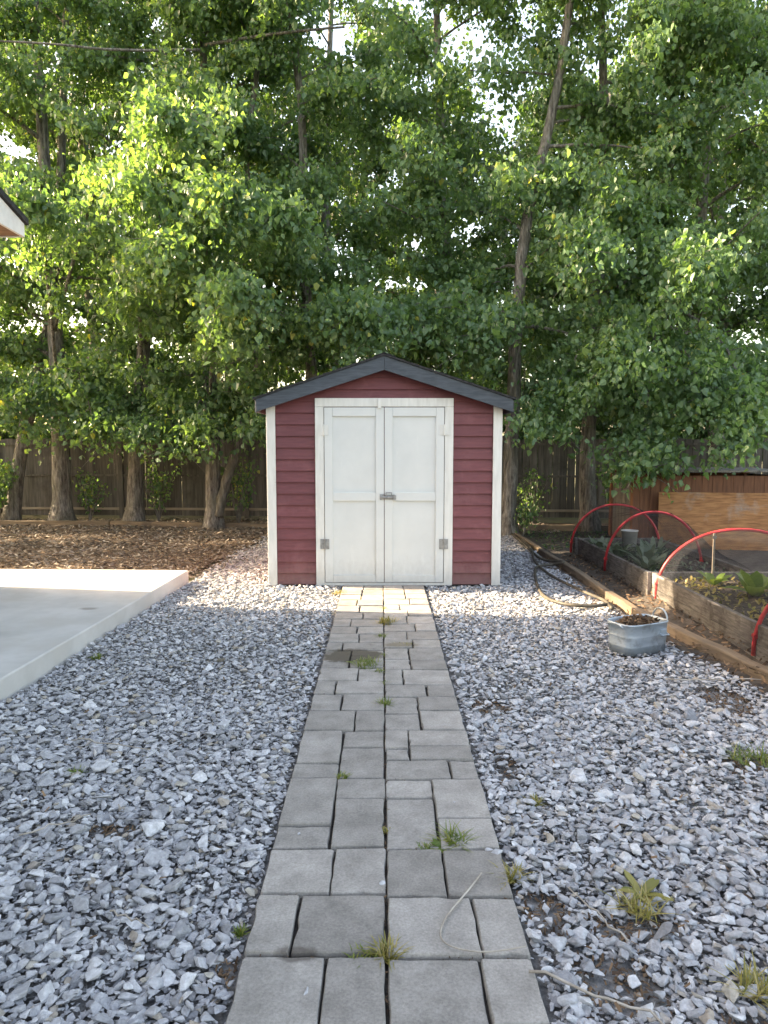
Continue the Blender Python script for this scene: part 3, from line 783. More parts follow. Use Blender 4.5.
# ------------------------------------------------------------------ plants
def leaf_blade(mb, base, yaw, ln, wd, rise, curl, att, n=5, fold=.15):
    d = Vector((math.cos(yaw), math.sin(yaw), 0)); s = Vector((-d.y, d.x, 0))
    vs = []; 
    for i in range(n + 1):
        t = i / n
        p = Vector(base) + d * (ln * t * math.cos(rise) * (1 + .2 * t)) + Vector((0, 0, ln * (math.sin(rise) * t - curl * t * t)))
        w = wd * (.15 + math.sin(math.pi * min(1, t * .86 + .1)) ** .8) * (1 if t < 1 else .1)
        vs += [p - s * w + Vector((0, 0, fold * w)), p, p + s * w + Vector((0, 0, fold * w))]
    fs = []
    for i in range(n):
        for j in range(2): fs.append((i * 3 + j, i * 3 + j + 1, i * 3 + j + 4, i * 3 + j + 3))
    mb.add(vs, fs, att)
def leafy(name, loc, n, ln, wd, mat, label, cat, group=None, rise=(.5, 1.3), curl=.35, spread=.02):
    mb = MB()
    for i in range(n):
        yw = 2 * math.pi * i / n + random.uniform(-.4, .4)
        leaf_blade(mb, (math.cos(yw) * random.uniform(0, spread), math.sin(yw) * random.uniform(0, spread), 0), yw, ln * random.uniform(.6, 1.1), wd * random.uniform(.7, 1.15), random.uniform(*rise), curl * random.uniform(.3, 1.2), random.random())
    o = mb.build(name, mat, smooth=True, fix=False); o.location = loc
    return tag(o, label, cat, group)
leafy('chard_plant', (3.10, 6.05, .215), 11, .30, .06, M['chard'], 'big bright green chard plant in the near bed by the right edge', 'vegetable plant', 'vegetables in the beds')
leafy('chard_plant', (2.98, 6.55, .215), 9, .2, .04, M['chard'], 'smaller chard plant in the near bed below the large hoop', 'vegetable plant', 'vegetables in the beds')
leafy('chard_plant', (3.35, 6.35, .215), 7, .16, .035, M['chard'], 'small green seedling behind the big chard', 'vegetable plant', 'vegetables in the beds')
for i, (x, y, s, lab) in enumerate([(2.75, 8.55, .24, 'grey-green leafy plant at the outer side of the far bed'), (2.95, 8.1, .28, 'grey-green leafy plant in the middle of the far bed'), (2.8, 7.65, .26, 'grey-green leafy plant nearest in the far bed'), (3.2, 8.6, .26, 'grey-green leafy plant at the inner side of the far bed'), (2.75, 9.1, .2, 'low grey-green leafy plant by the farthest hoop')]):
    leafy('leafy_plant', (x, y, .17), 26, s, .028, M['kale'], lab, 'vegetable plant', 'vegetables in the beds', spread=.14)
# low weeds on the soil of the near bed
def ground_cover(name, x0, x1, y0, y1, z, n, mat, label):
    mb = MB()
    for _ in range(n):
        leaf_blade(mb, (random.uniform(x0, x1), random.uniform(y0, y1), z), random.uniform(0, 6.28), random.uniform(.03, .08), .012, random.uniform(.3, 1.3), .3, random.random(), 2)
    return tag(mb.build(name, mat, fix=False), label, 'weeds', kind='stuff')
ground_cover('bed_weeds', 2.6, 3.55, 4.2, 6.85, .21, 700, M['drygrass'], 'low yellowish weeds covering the soil of the near bed')
ground_cover('bed_weeds', 2.6, 3.55, 7.1, 9.5, .165, 500, M['kale'], 'low weeds covering the soil of the far bed')
ground_cover('ground_ivy', 2.3, 6.0, 10.2, 13.0, -.015, 1500, M['leaf_back'], 'low green weeds on the dirt behind the raised beds')

def tuft(loc, n, ln, mat, label, flat=.3, spread=.03, w=.0036):
    mb = MB(); n = int(n * 1.5); ln *= 1.2
    for i in range(n):
        yw = random.uniform(0, 6.283); rad = spread * math.sqrt(random.random()); a2 = random.uniform(0, 6.283)
        b = Vector((math.cos(a2) * rad, math.sin(a2) * rad, 0)); L_ = ln * random.uniform(.5, 1.15); rise = random.uniform(flat, 1.45)
        d = Vector((math.cos(yw), math.sin(yw), 0)); s = Vector((-d.y, d.x, 0)) * w
        vs = []; m_ = 4
        for k in range(m_):
            t = k / (m_ - 1)
            p_ = b + d * (L_ * math.cos(rise) * t) + Vector((0, 0, L_ * (math.sin(rise) * t - .45 * t * t * math.sin(rise))))
            ww = (1 - t * .9)
            vs += [p_ - s * ww, p_ + s * ww]
        mb.add(vs, [(k * 2, k * 2 + 1, k * 2 + 3, k * 2 + 2) for k in range(m_ - 1)], random.random())
    o = mb.build('grass_tuft', mat, fix=False); o.location = loc
    return tag(o, label, 'weed', 'weeds in the path and gravel')
GP = 'weeds'
G, D = M['grass'], M['drygrass']
tuft((.016, 2.03, .0), 75, .075, D, 'yellow-green tuft in the path joint nearest the viewer', spread=.028)
tuft((-.06, 2.02, .0), 26, .05, G, 'thin strip of grass beside the nearest tuft on the path', spread=.04)
tuft((.27, 2.64, .0), 60, .10, G, 'sprawling green weed at the right of the path', .15, .04)
tuft((.155, 2.585, .0), 28, .05, G, 'small weed just left of the sprawling one', .3, .02)
tuft((.455, 2.42, -.01), 55, .085, D, 'yellow-green tuft at the right edge of the path', spread=.025)
tuft((.63, 2.93, .0), 50, .055, D, 'golden dried tuft in the gravel right of the path', spread=.025)
tuft((.83, 2.25, .0), 50, .095, D, 'sprawling yellowing weed in the gravel at lower right', .1, .06)
tuft((1.02, 1.88, .0), 45, .10, D, 'yellowing weed in the lower right corner', .2, .04)
tuft((1.76, 3.36, .0), 70, .10, G, 'dark dry weed patch in the right gravel below the beds', .1, .10)
tuft((-.175, 3.17, .0), 45, .045, G, 'bright small tuft in a joint at the left of the path', spread=.022)
tuft((.016, 4.08, .0), 60, .07, G, 'round green tuft in the centre joint halfway along the path', spread=.03)
tuft((-.10, 4.82, .0), 150, .085, G, 'largest dark green grass clump, on the path below the damp stain', .35, .085)
tuft((-.02, 4.68, .0), 40, .05, G, 'small tuft in the centre joint right below the grass clump', spread=.03)
tuft((.03, 5.98, .0), 110, .10, D, 'wide pale tuft in the centre joint near the shed', .2, .07)
tuft((.0, 5.55, .0), 40, .06, G, 'small tuft below the wide pale one', spread=.03)
tuft((.16, 5.3, .0), 45, .05, D, 'flat brownish weed on the right half of the path near the shed', .05, .07)
tuft((.014, 2.72, .0), 26, .03, D, 'tiny dark tuft in the centre joint between the two weeds', spread=.02)
tuft((.014, 4.45, .0), 26, .04, G, 'small tuft in the centre joint above the round one', spread=.02)
tuft((.014, 5.05, .0), 24, .04, G, 'small tuft in the centre joint beside the damp stain', spread=.02)
tuft((.014, 6.5, .0), 30, .05, G, 'small tuft in the centre joint, nearest the shed', spread=.025)
tuft((-1.38, 3.22, .0), 30, .05, G, 'tiny green weed alone in the left gravel', spread=.02)
tuft((-1.98, 5.0, .0), 40, .06, G, 'green weed by the edge of the concrete slab', spread=.03)
tuft((-.435, 2.14, -.01), 28, .04, G, 'tiny bright weed at the left edge of the path', spread=.012)
tuft((-.42, 7.2, .0), 50, .06, D, 'yellow weeds at the left end of the path by the shed', spread=.08)
tuft((-1.35, 2.4, .0), 12, .04, D, 'dry wisp in the left gravel', spread=.02)

leafy('broadleaf_weed', (.22, 2.60, .006), 9, .05, .011, M['grass'], 'flat broad-leaved weed rosette beside the sprawling green weed', 'weed', 'weeds in the path and gravel', (.05, .5), .2, .006)
leafy('broadleaf_weed', (-.16, 4.86, .006), 12, .07, .014, M['grass'], 'flat broad-leaved weed at the left of the largest grass clump', 'weed', 'weeds in the path and gravel', (.05, .5), .2, .01)
leafy('broadleaf_weed', (.86, 2.32, .004), 11, .08, .014, M['drygrass'], 'yellowing broad-leaved weed behind the sprawling one in the lower right gravel', 'weed', 'weeds in the path and gravel', (.1, .6), .2, .01)
# loose stones on the path
for (x, y, r, lab) in [(-.21, 1.88, .022, 'grey chip lying on the nearest left paver'), (.0, 2.37, .018, 'pale pebble on the centre joint of the path'), (.30, 2.93, .014, 'pale chip on the right half of the path'), (-.32, 2.69, .016, 'whitish chip on the left half of the path'), (.415, 2.55, .030, 'large grey stone at the right edge of the path'), (.455, 2.10, .036, 'pale flat stone overlapping the right path edge'), (.39, 2.56, .022, 'second grey stone beside the large one at the path edge'), (-.18, 2.78, .006, 'tiny white chip in a joint at left')]:
    V, F = random.choice(NEAR)
    me_o = array_mesh('loose_stone', V * r, F, M['stone'], np.full(len(V), random.uniform(.55, .9)))
    me_o.location = (x, y, .008 + r * .3); me_o.rotation_euler = (random.uniform(-.15, .15), random.uniform(-.15, .15), random.uniform(0, 6))
    tag(me_o, lab, 'stone', 'loose stones on the path')

def smooth_curve(ctrl, per=8):
    pts = [Vector(c) for c in ctrl]; out = []
    P_ = [pts[0]] + pts + [pts[-1]]
    for i in range(1, len(P_) - 2):
        p0, p1, p2, p3 = P_[i - 1:i + 3]
        for k in range(per):
            t = k / per
            out.append(.5 * ((2 * p1) + (p2 - p0) * t + (2 * p0 - 5 * p1 + 4 * p2 - p3) * t * t + (3 * p1 - p0 - 3 * p2 + p3) * t ** 3))
    out.append(pts[-1]); return out
# twigs
def twig(pts, r0, r1, label, mat=None):
    mb = MB(); n = len(pts)
    mb.tube(pts, [r0 + (r1 - r0) * i / (n - 1) for i in range(n)], 6, wob=.12)
    return tag(mb.build('dry_twig', mat or M['twig'], smooth=True), label, 'twig', 'twigs on the ground')
def wig(a, b, n=8, amp=.012):
    a, b = Vector(a), Vector(b)
    return [a.lerp(b, i / n) + Vector((random.uniform(-amp, amp), random.uniform(-amp, amp), random.uniform(-amp, amp) * .4)) for i in range(n + 1)]
twig(wig((.41, 1.935, .03), (.72, 1.74, .035)), .0045, .003, 'pale straight twig across the gravel at bottom right')
twig(smooth_curve([(.34, 2.40, .03), (.28, 2.30, .028), (.20, 2.17, .028), (.175, 2.08, .027), (.21, 2.03, .028), (.30, 2.01, .028), (.42, 2.03, .03)], 5), .0032, .0022, 'curved dry vine lying on the right pavers')
twig(wig((-.86, 2.2, .03), (-.70, 2.12, .03)), .003, .002, 'short dry twig in the left gravel near the bottom')
twig(wig((-1.35, 2.66, .03), (-1.15, 2.8, .03)), .0035, .002, 'brown twig in the left gravel, mid way')
twig(wig((-1.5, 3.55, .03), (-1.1, 3.42, .03)), .0035, .002, 'thin brown stem in the left gravel below the slab')
twig(wig((.72, 2.05, .03), (.62, 2.32, .03)), .003, .002, 'thin dry stem in the bare patch at lower right')
twig(wig((1.75, 4.42, .04), (2.3, 4.38, .06)), .004, .003, 'pale stick reaching over the timber edging at right')
twig(wig((1.2, 3.9, .03), (1.45, 3.75, .03)), .003, .002, 'short twig in the right gravel below the tub')

# ------------------------------------------------------------------ hose
hz = .042
hose = [(2.05, 11.6, hz), (2.02, 10.6, hz), (1.98, 9.6, hz), (2.0, 9.0, hz), (2.12, 8.55, .095), (2.0, 8.66, hz), (1.8, 8.5, hz), (1.66, 7.9, hz), (1.55, 7.2, hz), (1.54, 6.78, hz), (1.66, 6.52, hz), (1.88, 6.46, hz), (2.02, 6.52, hz)]
hose2 = [(2.08, 10.9, hz), (2.02, 9.9, hz), (1.86, 8.9, hz), (1.84, 8.0, hz), (1.94, 7.2, hz), (2.04, 6.7, hz), (2.02, 6.45, hz)]
mb = MB(); mb.tube(smooth_curve(hose), .016, 8); mb.tube(smooth_curve(hose2), .015, 8)
mb.tube([(2.02, 6.44, hz), (2.015, 6.36, hz)], .018, 10)
tag(mb.build('garden_hose', M['hose'], smooth=True), 'dark garden hose looping over the gravel from the tree to the tub', 'hose')

# ------------------------------------------------------------------ galvanised tub
tub = empty('metal_tub', (1.84, 5.22, 0), 'oval galvanised metal tub full of dry leaves on the gravel at right', 'tub', rz=R(26))
def oval(mb, prof, n=48):
    vs = []; m = len(prof)
    for ro, z in prof:
        for j in range(n):
            a = 2 * math.pi * j / n; c, s = math.cos(a), math.sin(a)
            vs.append(((.198 + ro * .5) * math.copysign(abs(c) ** .42, c), (.128 + ro * .5) * math.copysign(abs(s) ** .42, s), z * 1.0))
    fs = [(i * n + j, i * n + (j + 1) % n, (i + 1) * n + (j + 1) % n, (i + 1) * n + j) for i in range(m - 1) for j in range(n)]
    fs.append(tuple(range(n)))
    mb.add(vs, fs)
mb = MB()
oval(mb, [(-.02, .012), (-.018, .0), (-.014, .0), (-.011, .05), (-.0062, .053), (-.006, .060), (-.0072, .064), (-.003, .12), (-.0012, .123), (-.001, .130), (-.0022, .134), (.003, .206), (.010, .208), (.012, .218), (.006, .222), (.000, .216), (-.006, .1), (-.014, .02)])
mb.build('body', M['galv'], tub, smooth=True)
for s in (-1, 1):
    mb = MB(); x = s * .206
    lift = .085 if s > 0 else .02
    mb.tube([(x, -.07, .195)] + [(x + s * .012, -.07 * math.cos(math.pi * i / 10), .20 + lift * math.sin(math.pi * i / 10)) for i in range(1, 10)] + [(x, .07, .195)], .006, 8)
    mb.build('handle', M['galv'], tub, smooth=True)
mb = MB(); mb.box((.09, -.135, .12), (.145, -.118, .165)); mb.tube([(.085, -.13, .14), (.085, -.152, .13), (.15, -.152, .13), (.15, -.125, .14)], .005, 8)
mb.build('bracket', M['galv'], tub)
n = 420
a = RNG.uniform(0, 6.283, n); q = np.sqrt(RNG.random(n)) * .93
P = np.column_stack([(.188) * q * np.cos(a), .118 * q * np.sin(a), .183 + .045 * (1 - q ** 2) + RNG.uniform(-.015, .02, n)])
c_, s_ = math.cos(R(26)), math.sin(R(26))
P = np.column_stack([1.84 + P[:, 0] * c_ - P[:, 1] * s_, 5.22 + P[:, 0] * s_ + P[:, 1] * c_, P[:, 2]])
lo = scatter('dead_leaves', CH, P, euler_mats(RNG.normal(0, .7, n), RNG.normal(0, .7, n), RNG.uniform(0, 6.283, n)), RNG.uniform(.012, .035, n), M['dryleaf'], RNG.random(n))
tag(lo, 'heap of dry brown leaves and bark filling the metal tub', 'dead leaves', kind='stuff')

# ------------------------------------------------------------------ plywood and bin
cb = empty('compost_bin', (4.7, 11.2, 0), 'brown stained wooden bin with a flat lid behind the leaning plywood', 'bin')
def part(name, a, b, mat, bv=.004):
    mb = MB(); mb.box(a, b); o = mb.build(name, mat, cb, bevel=bv); return o
for x0 in (-1.08, 1.0):
    part('post', (x0, -.55, 0), (x0 + .10, -.45, 1.05), M['stain']); part('post', (x0, .45, 0), (x0 + .1, .55, 1.05), M['stain'])
mb = MB(); x = -.97
while x < .98:
    mb.box((x, -.53, .03), (x + .145, -.512, 1.0)); x += .15
mb.build('front_panel', M['stain'], cb)
for s in (-1, 1):
    mb = MB(); y_ = -.44
    while y_ < .4:
        mb.box((s * 1.045 - .009, y_, .03), (s * 1.045 + .009, y_ + .14, 1.0)); y_ += .146
    mb.build('side_panel', M['fence'], cb)  # darker wood than the front: the sides' shade is put into the colour
part('back_panel', (-.97, .5, .03), (.98, .518, 1.0), M['stain'])
part('lid', (-.46, -.62, 1.055), (1.15, .6, 1.08), M['bedwood'])
mb = MB(); mb.box((-.8, -.009, 0), (.8, .009, .80))
o = mb.build('plywood_sheet', M['ply'], bevel=.002); o.location = (4.72, 10.30, -.02); o.rotation_euler = (R(-5), 0, R(-11))
tag(o, 'weathered orange plywood sheet leaning upright behind the beds', 'plywood')

# ------------------------------------------------------------------ trees
LEAF_V = np.array([(0, 0, 0), (-.40, .22, .10), (-.30, .58, .07), (0, 1, -.05), (.30, .58, .07), (.40, .22, .10)])
LEAF_F = np.array([(0, 3, 2, 1), (0, 5, 4, 3)])

def leaves_mesh(name, pos, size, mat, parent, off, droop=.75, seed=0, rnd=None, smooth=False):
    n = len(pos)
    ax = RNG.normal(0, .55, (n, 3)); ax[:, 2] -= droop; ax = unit(ax)
    nr = RNG.normal(0, 1, (n, 3)); nr[:, 2] = np.abs(nr[:, 2]) + .15
    nr = unit(nr - ax * np.sum(nr * ax, 1, keepdims=True)); sd = np.cross(ax, nr)
    v = pos[:, None, :] + size[:, None, None] * (LEAF_V[None, :, 0:1] * sd[:, None] + LEAF_V[None, :, 1:2] * ax[:, None] + LEAF_V[None, :, 2:3] * nr[:, None])
    f = LEAF_F[None] + (np.arange(n) * 6)[:, None, None]
    if rnd is None: rnd = np.clip(RNG.normal(.5, .25, n), 0, 1)
    o = array_mesh(name, v.reshape(-1, 3), f.reshape(-1, 4), mat, np.repeat(rnd, 6), parent, smooth)
    o.matrix_parent_inverse = off
    return o

def interp_path(pts, z):
    for a, b in zip(pts[:-1], pts[1:]):
        if a.z <= z <= b.z: return a.lerp(b, (z - a.z) / max(1e-6, b.z - a.z))
    return pts[-1]

def smooth_noise_path(pts, step=.35, amp=.03):
    c = smooth_curve(pts, 5); return [p + Vector((random.uniform(-amp, amp), random.uniform(-amp, amp), 0)) for p in c]

def tree(name, stems, label, group, nl=30, zmin=2.0, ztop=11, spread=1.9, leaf=.074, per=68, sprays=13, fwd=0., mat='leaf', bark='bark', limbs=(), twigs=True, low=1.25, keep=None, seed=0, rot_az=None):
    """stems: list of (points, r0, r1).  A tapered trunk, limbs leaving it at an upward angle and drooping leafy sprays."""
    random.seed(seed); base = Vector(stems[0][0][0])
    t = empty(name, base, label, 'tree', group); off = Matrix.Translation(-base)
    tr = MB()
    origins = []; dirs = []; lens = []
    for si, (pts, r0, r1) in enumerate(stems):
        P_ = smooth_noise_path(pts, amp=.012); m_ = len(P_)
        zs = [p.z for p in P_]; z0, z1 = zs[0], zs[-1]
        rad = []
        for p in P_:
            u = (p.z - z0) / max(.1, z1 - z0); r = r0 + (r1 - r0) * u
            if si == 0 and p.z < .5: r *= 1 + .6 * (1 - max(0, p.z) / .5) ** 2
            rad.append(r)
        tr.tube(P_, rad, 14, wob=.06)
        k = nl if si == 0 else int(nl * .55)
        for i in range(k):
            z = zmin + (min(ztop, z1) - zmin) * ((i + random.random()) / k) ** 1.0
            z = max(z, z0 + .3)
            p0 = interp_path(P_, z); u = (z - z0) / max(.1, z1 - z0); r = (r0 + (r1 - r0) * u)
            az = random.uniform(0, 6.283)
            if random.random() < fwd: az = random.gauss(-math.pi / 2, .7)
            prof = min(1, .85 + (z - zmin) * .15) * (1 if z < ztop * .75 else max(.45, 1.6 - z / ztop * .9))
            L_ = spread * prof * random.uniform(.55, 1.15)
            el = random.uniform(.15, .85)
            if z < zmin + 1: el *= .45
            d = Vector((math.cos(az) * math.cos(el), math.sin(az) * math.cos(el), math.sin(el)))
            lp = [p0]; cur = p0.copy(); dd = d.copy(); ns = 6
            for s_i in range(ns):
                dd = (dd + Vector((random.uniform(-.2, .2), random.uniform(-.2, .2), random.uniform(-.22, .06)))).normalized()
                cur = cur + dd * (L_ / ns); lp.append(cur.copy())
            rl = max(.012, min(.05, r * .35)) * random.uniform(.6, 1.1)
            tr.tube(lp, [rl * (1 - .85 * j / ns) + .003 for j in range(ns + 1)], 6, cap=False)
            for s_i in range(sprays):
                tt = random.uniform(.18, 1.02) * ns; j = min(ns - 1, int(tt)); q0 = lp[j].lerp(lp[j + 1], min(1, tt - j))
                a2 = random.uniform(0, 6.283)
                sd = Vector((math.cos(a2), math.sin(a2), random.uniform(-.7, .5))).normalized() * .8 + d * .5 
                sd.normalize()
                ls = random.uniform(.35, .85) * (leaf / .1) ** .4
                origins.append(q0); dirs.append(sd); lens.append(ls)
    for lp_, ra, rb, sp_n in limbs:
        lp = smooth_noise_path(lp_, amp=.006); m_ = len(lp)
        tr.tube(lp, [ra + (rb - ra) * j / (m_ - 1) for j in range(m_)], 7, cap=True)
        for s_i in range(sp_n):
            q0 = random.choice(lp[m_ // 4:]); a2 = random.uniform(0, 6.283)
            origins.append(q0); dirs.append(Vector((math.cos(a2), math.sin(a2), random.uniform(-.8, .4))).normalized()); lens.append(random.uniform(.35, .75))
    if twigs:
        for o_, d_, l_ in zip(origins, dirs, lens):
            if random.random() < .5:
                tr.tube([o_, o_ + d_ * l_ * .5 + Vector((0, 0, -.03)), o_ + d_ * l_ + Vector((0, 0, -.18 * l_))], [.007, .005, .002], 4, cap=False)
    o = tr.build('trunk', M[bark], t, smooth=True, fix=False); o.matrix_parent_inverse = off
    O = np.array([p[:] for p in origins]); Dn = np.array([p[:] for p in dirs]); Ln = np.array(lens); ns = len(O)
    cnt = RNG.poisson(per, ns); idx = np.repeat(np.arange(ns), cnt); n_ = len(idx)
    tt = RNG.random(n_) ** .8
    pos = O[idx] + Dn[idx] * (Ln[idx] * tt)[:, None]
    pos += RNG.normal(0, 1, (n_, 3)) * (.10 + .05 * tt)[:, None] * np.array([1, 1, .9]) * (leaf / .1) ** .5
    pos[:, 2] -= .22 * tt ** 2 * Ln[idx]
    tone = np.clip(RNG.normal(.48, .13, ns)[idx] + RNG.normal(0, .16, n_), 0, 1)
    mask = pos[:, 2] > low + RNG.uniform(-.15, .5, n_)
    mask &= ~((np.abs(pos[:, 0] - .024) < 1.4) & (pos[:, 1] > 7.3) & (pos[:, 1] < 10.4) & (pos[:, 2] < 2.45))
    if keep is not None: mask &= keep(pos)
    pos = pos[mask]; tone = tone[mask]
    size = leaf * np.clip(RNG.lognormal(0, .32, len(pos)), .4, 1.8)
    leaves_mesh('crown', pos, size, M[mat], t, off, rnd=tone)
    return t

# points: pixel of the photo -> world at a chosen distance, measured once by hand
F_, PIT = 740., math.atan(71 / 740.)
def at(x, y, Y):
    u = (x - 384) / F_; v = (512 - y) / F_
    d = (u, math.cos(PIT) + v * math.sin(PIT), -math.sin(PIT) + v * math.cos(PIT)); t_ = 2 / 740.
    d = (d[0] * math.cos(t_) + d[1] * math.sin(t_), d[1] * math.cos(t_) - d[0] * math.sin(t_), d[2])
    return Vector((d[0] * Y / d[1], Y, 1.5 + d[2] * Y / d[1]))
def stem(px, Y, foot=True):
    pts = [at(x, y, Y + (i * .02)) for i, (x, y) in enumerate(px)]
    if foot: pts[0].z = -.1
    return pts
TG = 'tall poplars in front of the fence'
tree('poplar_tree', [(stem([(62, 524), (61, 460), (55, 320), (42, 120), (33, -40), (30, -180)], 13.6), .175, .04)], 'poplar with the thick furrowed trunk standing far left in front of the fence', TG, 32, 2.2, 11.5, 2.0, fwd=.5, seed=1,
     limbs=[([at(58, 400, 13.5), at(50, 300, 11.8), at(40, 230, 10.6), at(30, 200, 9.9), at(20, 190, 9.5)], .035, .006, 34), ([at(55, 330, 13.5), at(85, 220, 11.5), at(110, 170, 10.3), at(125, 190, 9.7)], .035, .006, 34), ([at(60, 390, 13.5), at(75, 370, 12.8), at(88, 400, 12.3), at(95, 440, 12.1)], .02, .005, 22), ([at(60, 400, 13.5), at(40, 380, 12.9), at(25, 400, 12.5), at(18, 430, 12.3)], .02, .005, 22)])
tree('poplar_tree', [(stem([(135, 524), (136, 450), (146, 320), (160, 140), (170, 0), (176, -150)], 13.5), .145, .035)], 'poplar with the short straight trunk between the far left trunk and the forked one', TG, 30, 1.9, 11, 2.0, fwd=.5, seed=2,
     limbs=[([at(146, 330, 13.4), at(160, 200, 11.6), at(168, 120, 10.4), at(175, 110, 9.7)], .035, .006, 40), ([at(142, 380, 13.4), at(140, 300, 11.5), at(150, 250, 10.2), at(165, 240, 9.6)], .035, .006, 38), ([at(138, 420, 13.4), at(155, 390, 12.7), at(170, 420, 12.2), at(178, 450, 12)], .02, .005, 24), ([at(138, 420, 13.4), at(125, 395, 12.8), at(118, 420, 12.4), at(112, 445, 12.3)], .02, .005, 20)])
tree('poplar_tree', [(stem([(214, 528), (213, 450), (207, 330), (205, 180), (203, 60), (200, -120)], 12.9), .14, .03),
                     (stem([(218, 517), (227, 480), (238, 440), (251, 391), (262, 335), (254, 230), (247, 160), (257, 70), (268, -20), (275, -150)], 12.8, False), .085, .025)],
     'forked poplar just left of the shed, its second stem leaning right', TG, 26, 1.8, 11, 1.9, fwd=.5, seed=3,
     limbs=[([at(200, 50, 12.2), at(120, 50, 11.6), at(50, 44, 11.2), at(-20, 40, 11)], .022, .012, 0), ([at(205, 45, 12.5), at(260, 36, 12.2), at(310, 30, 12), at(345, 27, 12)], .028, .016, 0), ([at(207, 350, 12.8), at(205, 270, 11), at(215, 200, 10), at(222, 190, 9.6)], .035, .006, 40), ([at(210, 400, 12.8), at(215, 340, 11), at(235, 290, 9.9), at(250, 285, 9.5)], .03, .006, 36), ([at(213, 420, 12.8), at(200, 400, 12.3), at(195, 425, 12), at(192, 455, 11.9)], .02, .005, 22), ([at(245, 400, 12.7), at(252, 390, 12.3), at(256, 410, 12), at(258, 430, 11.9)], .02, .005, 18)])
tree('poplar_tree', [(stem([(325, 530), (310, 360), (304, 250), (302, 120), (290, 10), (280, -130)], 12.9), .12, .035)], 'slender poplar rising behind the left half of the shed roof', TG, 30, 2.3, 11, 1.9, fwd=.4, seed=4,
     limbs=[([at(305, 300, 12.8), at(292, 250, 11.2), at(280, 215, 10.1), at(275, 210, 9.6)], .03, .006, 34), ([at(308, 370, 12.8), at(318, 320, 11.6), at(335, 300, 10.8), at(360, 310, 10.5)], .03, .006, 36)])
tree('poplar_tree', [(stem([(432, 530), (440, 380), (446, 300), (440, 120), (436, 10), (430, -130)], 13.1), .13, .035)], 'poplar rising behind the right half of the shed roof', TG, 30, 2.3, 11, 1.9, fwd=.3, seed=5,
     limbs=[([at(444, 330, 13), at(425, 310, 11.8), at(400, 310, 11), at(375, 325, 10.7)], .03, .006, 36), ([at(444, 300, 13), at(460, 290, 11.8), at(475, 320, 11), at(480, 350, 10.8)], .03, .006, 34)])
tree('poplar_tree', [(stem([(508, 538), (512, 440), (518, 300), (530, 205), (548, 130), (562, 60), (574, -40), (580, -160)], 11.8), .125, .04)], 'poplar beside the right shed corner, bare trunk leaning right as it rises', TG, 20, 2.6, 11, 1.7, fwd=.15, seed=6, sprays=9)
tree('poplar_tree', [(stem([(590, 532), (588, 450), (597, 300), (604, 130), (601, 0), (598, -130)], 12.5), .14, .035)], 'poplar with the pale trunk behind the farthest red hoop', TG, 25, 2.0, 11, 2.0, fwd=.25, seed=7,
     limbs=[([at(592, 400, 12.4), at(570, 370, 11.4), at(555, 390, 10.8), at(548, 420, 10.6)], .03, .006, 34), ([at(596, 340, 12.4), at(605, 310, 11.2), at(615, 330, 10.4), at(620, 370, 10.1)], .03, .006, 38), ([at(600, 260, 12.4), at(590, 230, 11.2), at(580, 240, 10.4), at(575, 270, 10.1)], .03, .006, 34)])
tree('poplar_tree', [(stem([(655, 520), (658, 330), (668, 200), (672, 70), (680, -120)], 12.9), .13, .035)], 'poplar rising behind the compost bin', TG, 30, 2.2, 11, 2.1, fwd=.5, seed=8, low=.75,
     limbs=[([at(655, 330, 12.8), at(650, 380, 11.5), at(645, 430, 10.7), at(642, 470, 10.3)], .03, .008, 44), ([at(665, 300, 12.8), at(720, 340, 11.2), at(745, 400, 10.2), at(755, 440, 9.9)], .03, .008, 40), ([at(660, 280, 12.8), at(675, 240, 11.2), at(690, 250, 10.2), at(698, 290, 9.8)], .03, .006, 36), ([at(657, 380, 12.8), at(680, 350, 11.4), at(695, 370, 10.6), at(705, 410, 10.3)], .03, .006, 34)])
tree('poplar_tree', [(stem([(735, 525), (700, 330), (705, 160), (718, 40), (722, -120)], 13.2), .14, .05)], 'poplar at the right edge with the trunk bending left then right', TG, 30, 2.3, 11, 2.1, fwd=.4, seed=9)
tree('poplar_tree', [(stem([(10, 522), (25, 430), (48, 330), (60, 180), (70, -100)], 14.0), .13, .04)], 'dark slanting trunk at the far left edge beside the furrowed poplar', TG, 20, 2.4, 11, 1.9, fwd=.2, seed=10)
tree('poplar_tree', [(stem([(850, 530), (850, 330), (850, 100), (850, -100)], 12.6), .17, .05)], 'poplar just outside the right edge, its boughs reaching into the picture', TG, 28, 2.0, 11, 2.2, fwd=.45, seed=12)
for i, (x, Y) in enumerate([(-9.3, 13.4), (-11.6, 13.9), (-14.0, 13.6)]):  # trees out of view on the left, added to keep sun off the row
    pts = [Vector((x, Y, -.1)), Vector((x + .1, Y, 3)), Vector((x - .1, Y + .1, 7)), Vector((x + .1, Y, 11.5))]
    tree('poplar_tree', [(pts, .17, .05)], 'unseen poplar added outside the left edge to shade the row', TG, 28, 1.9, 11, 2.1, fwd=.2, seed=60 + i, per=40, sprays=10)
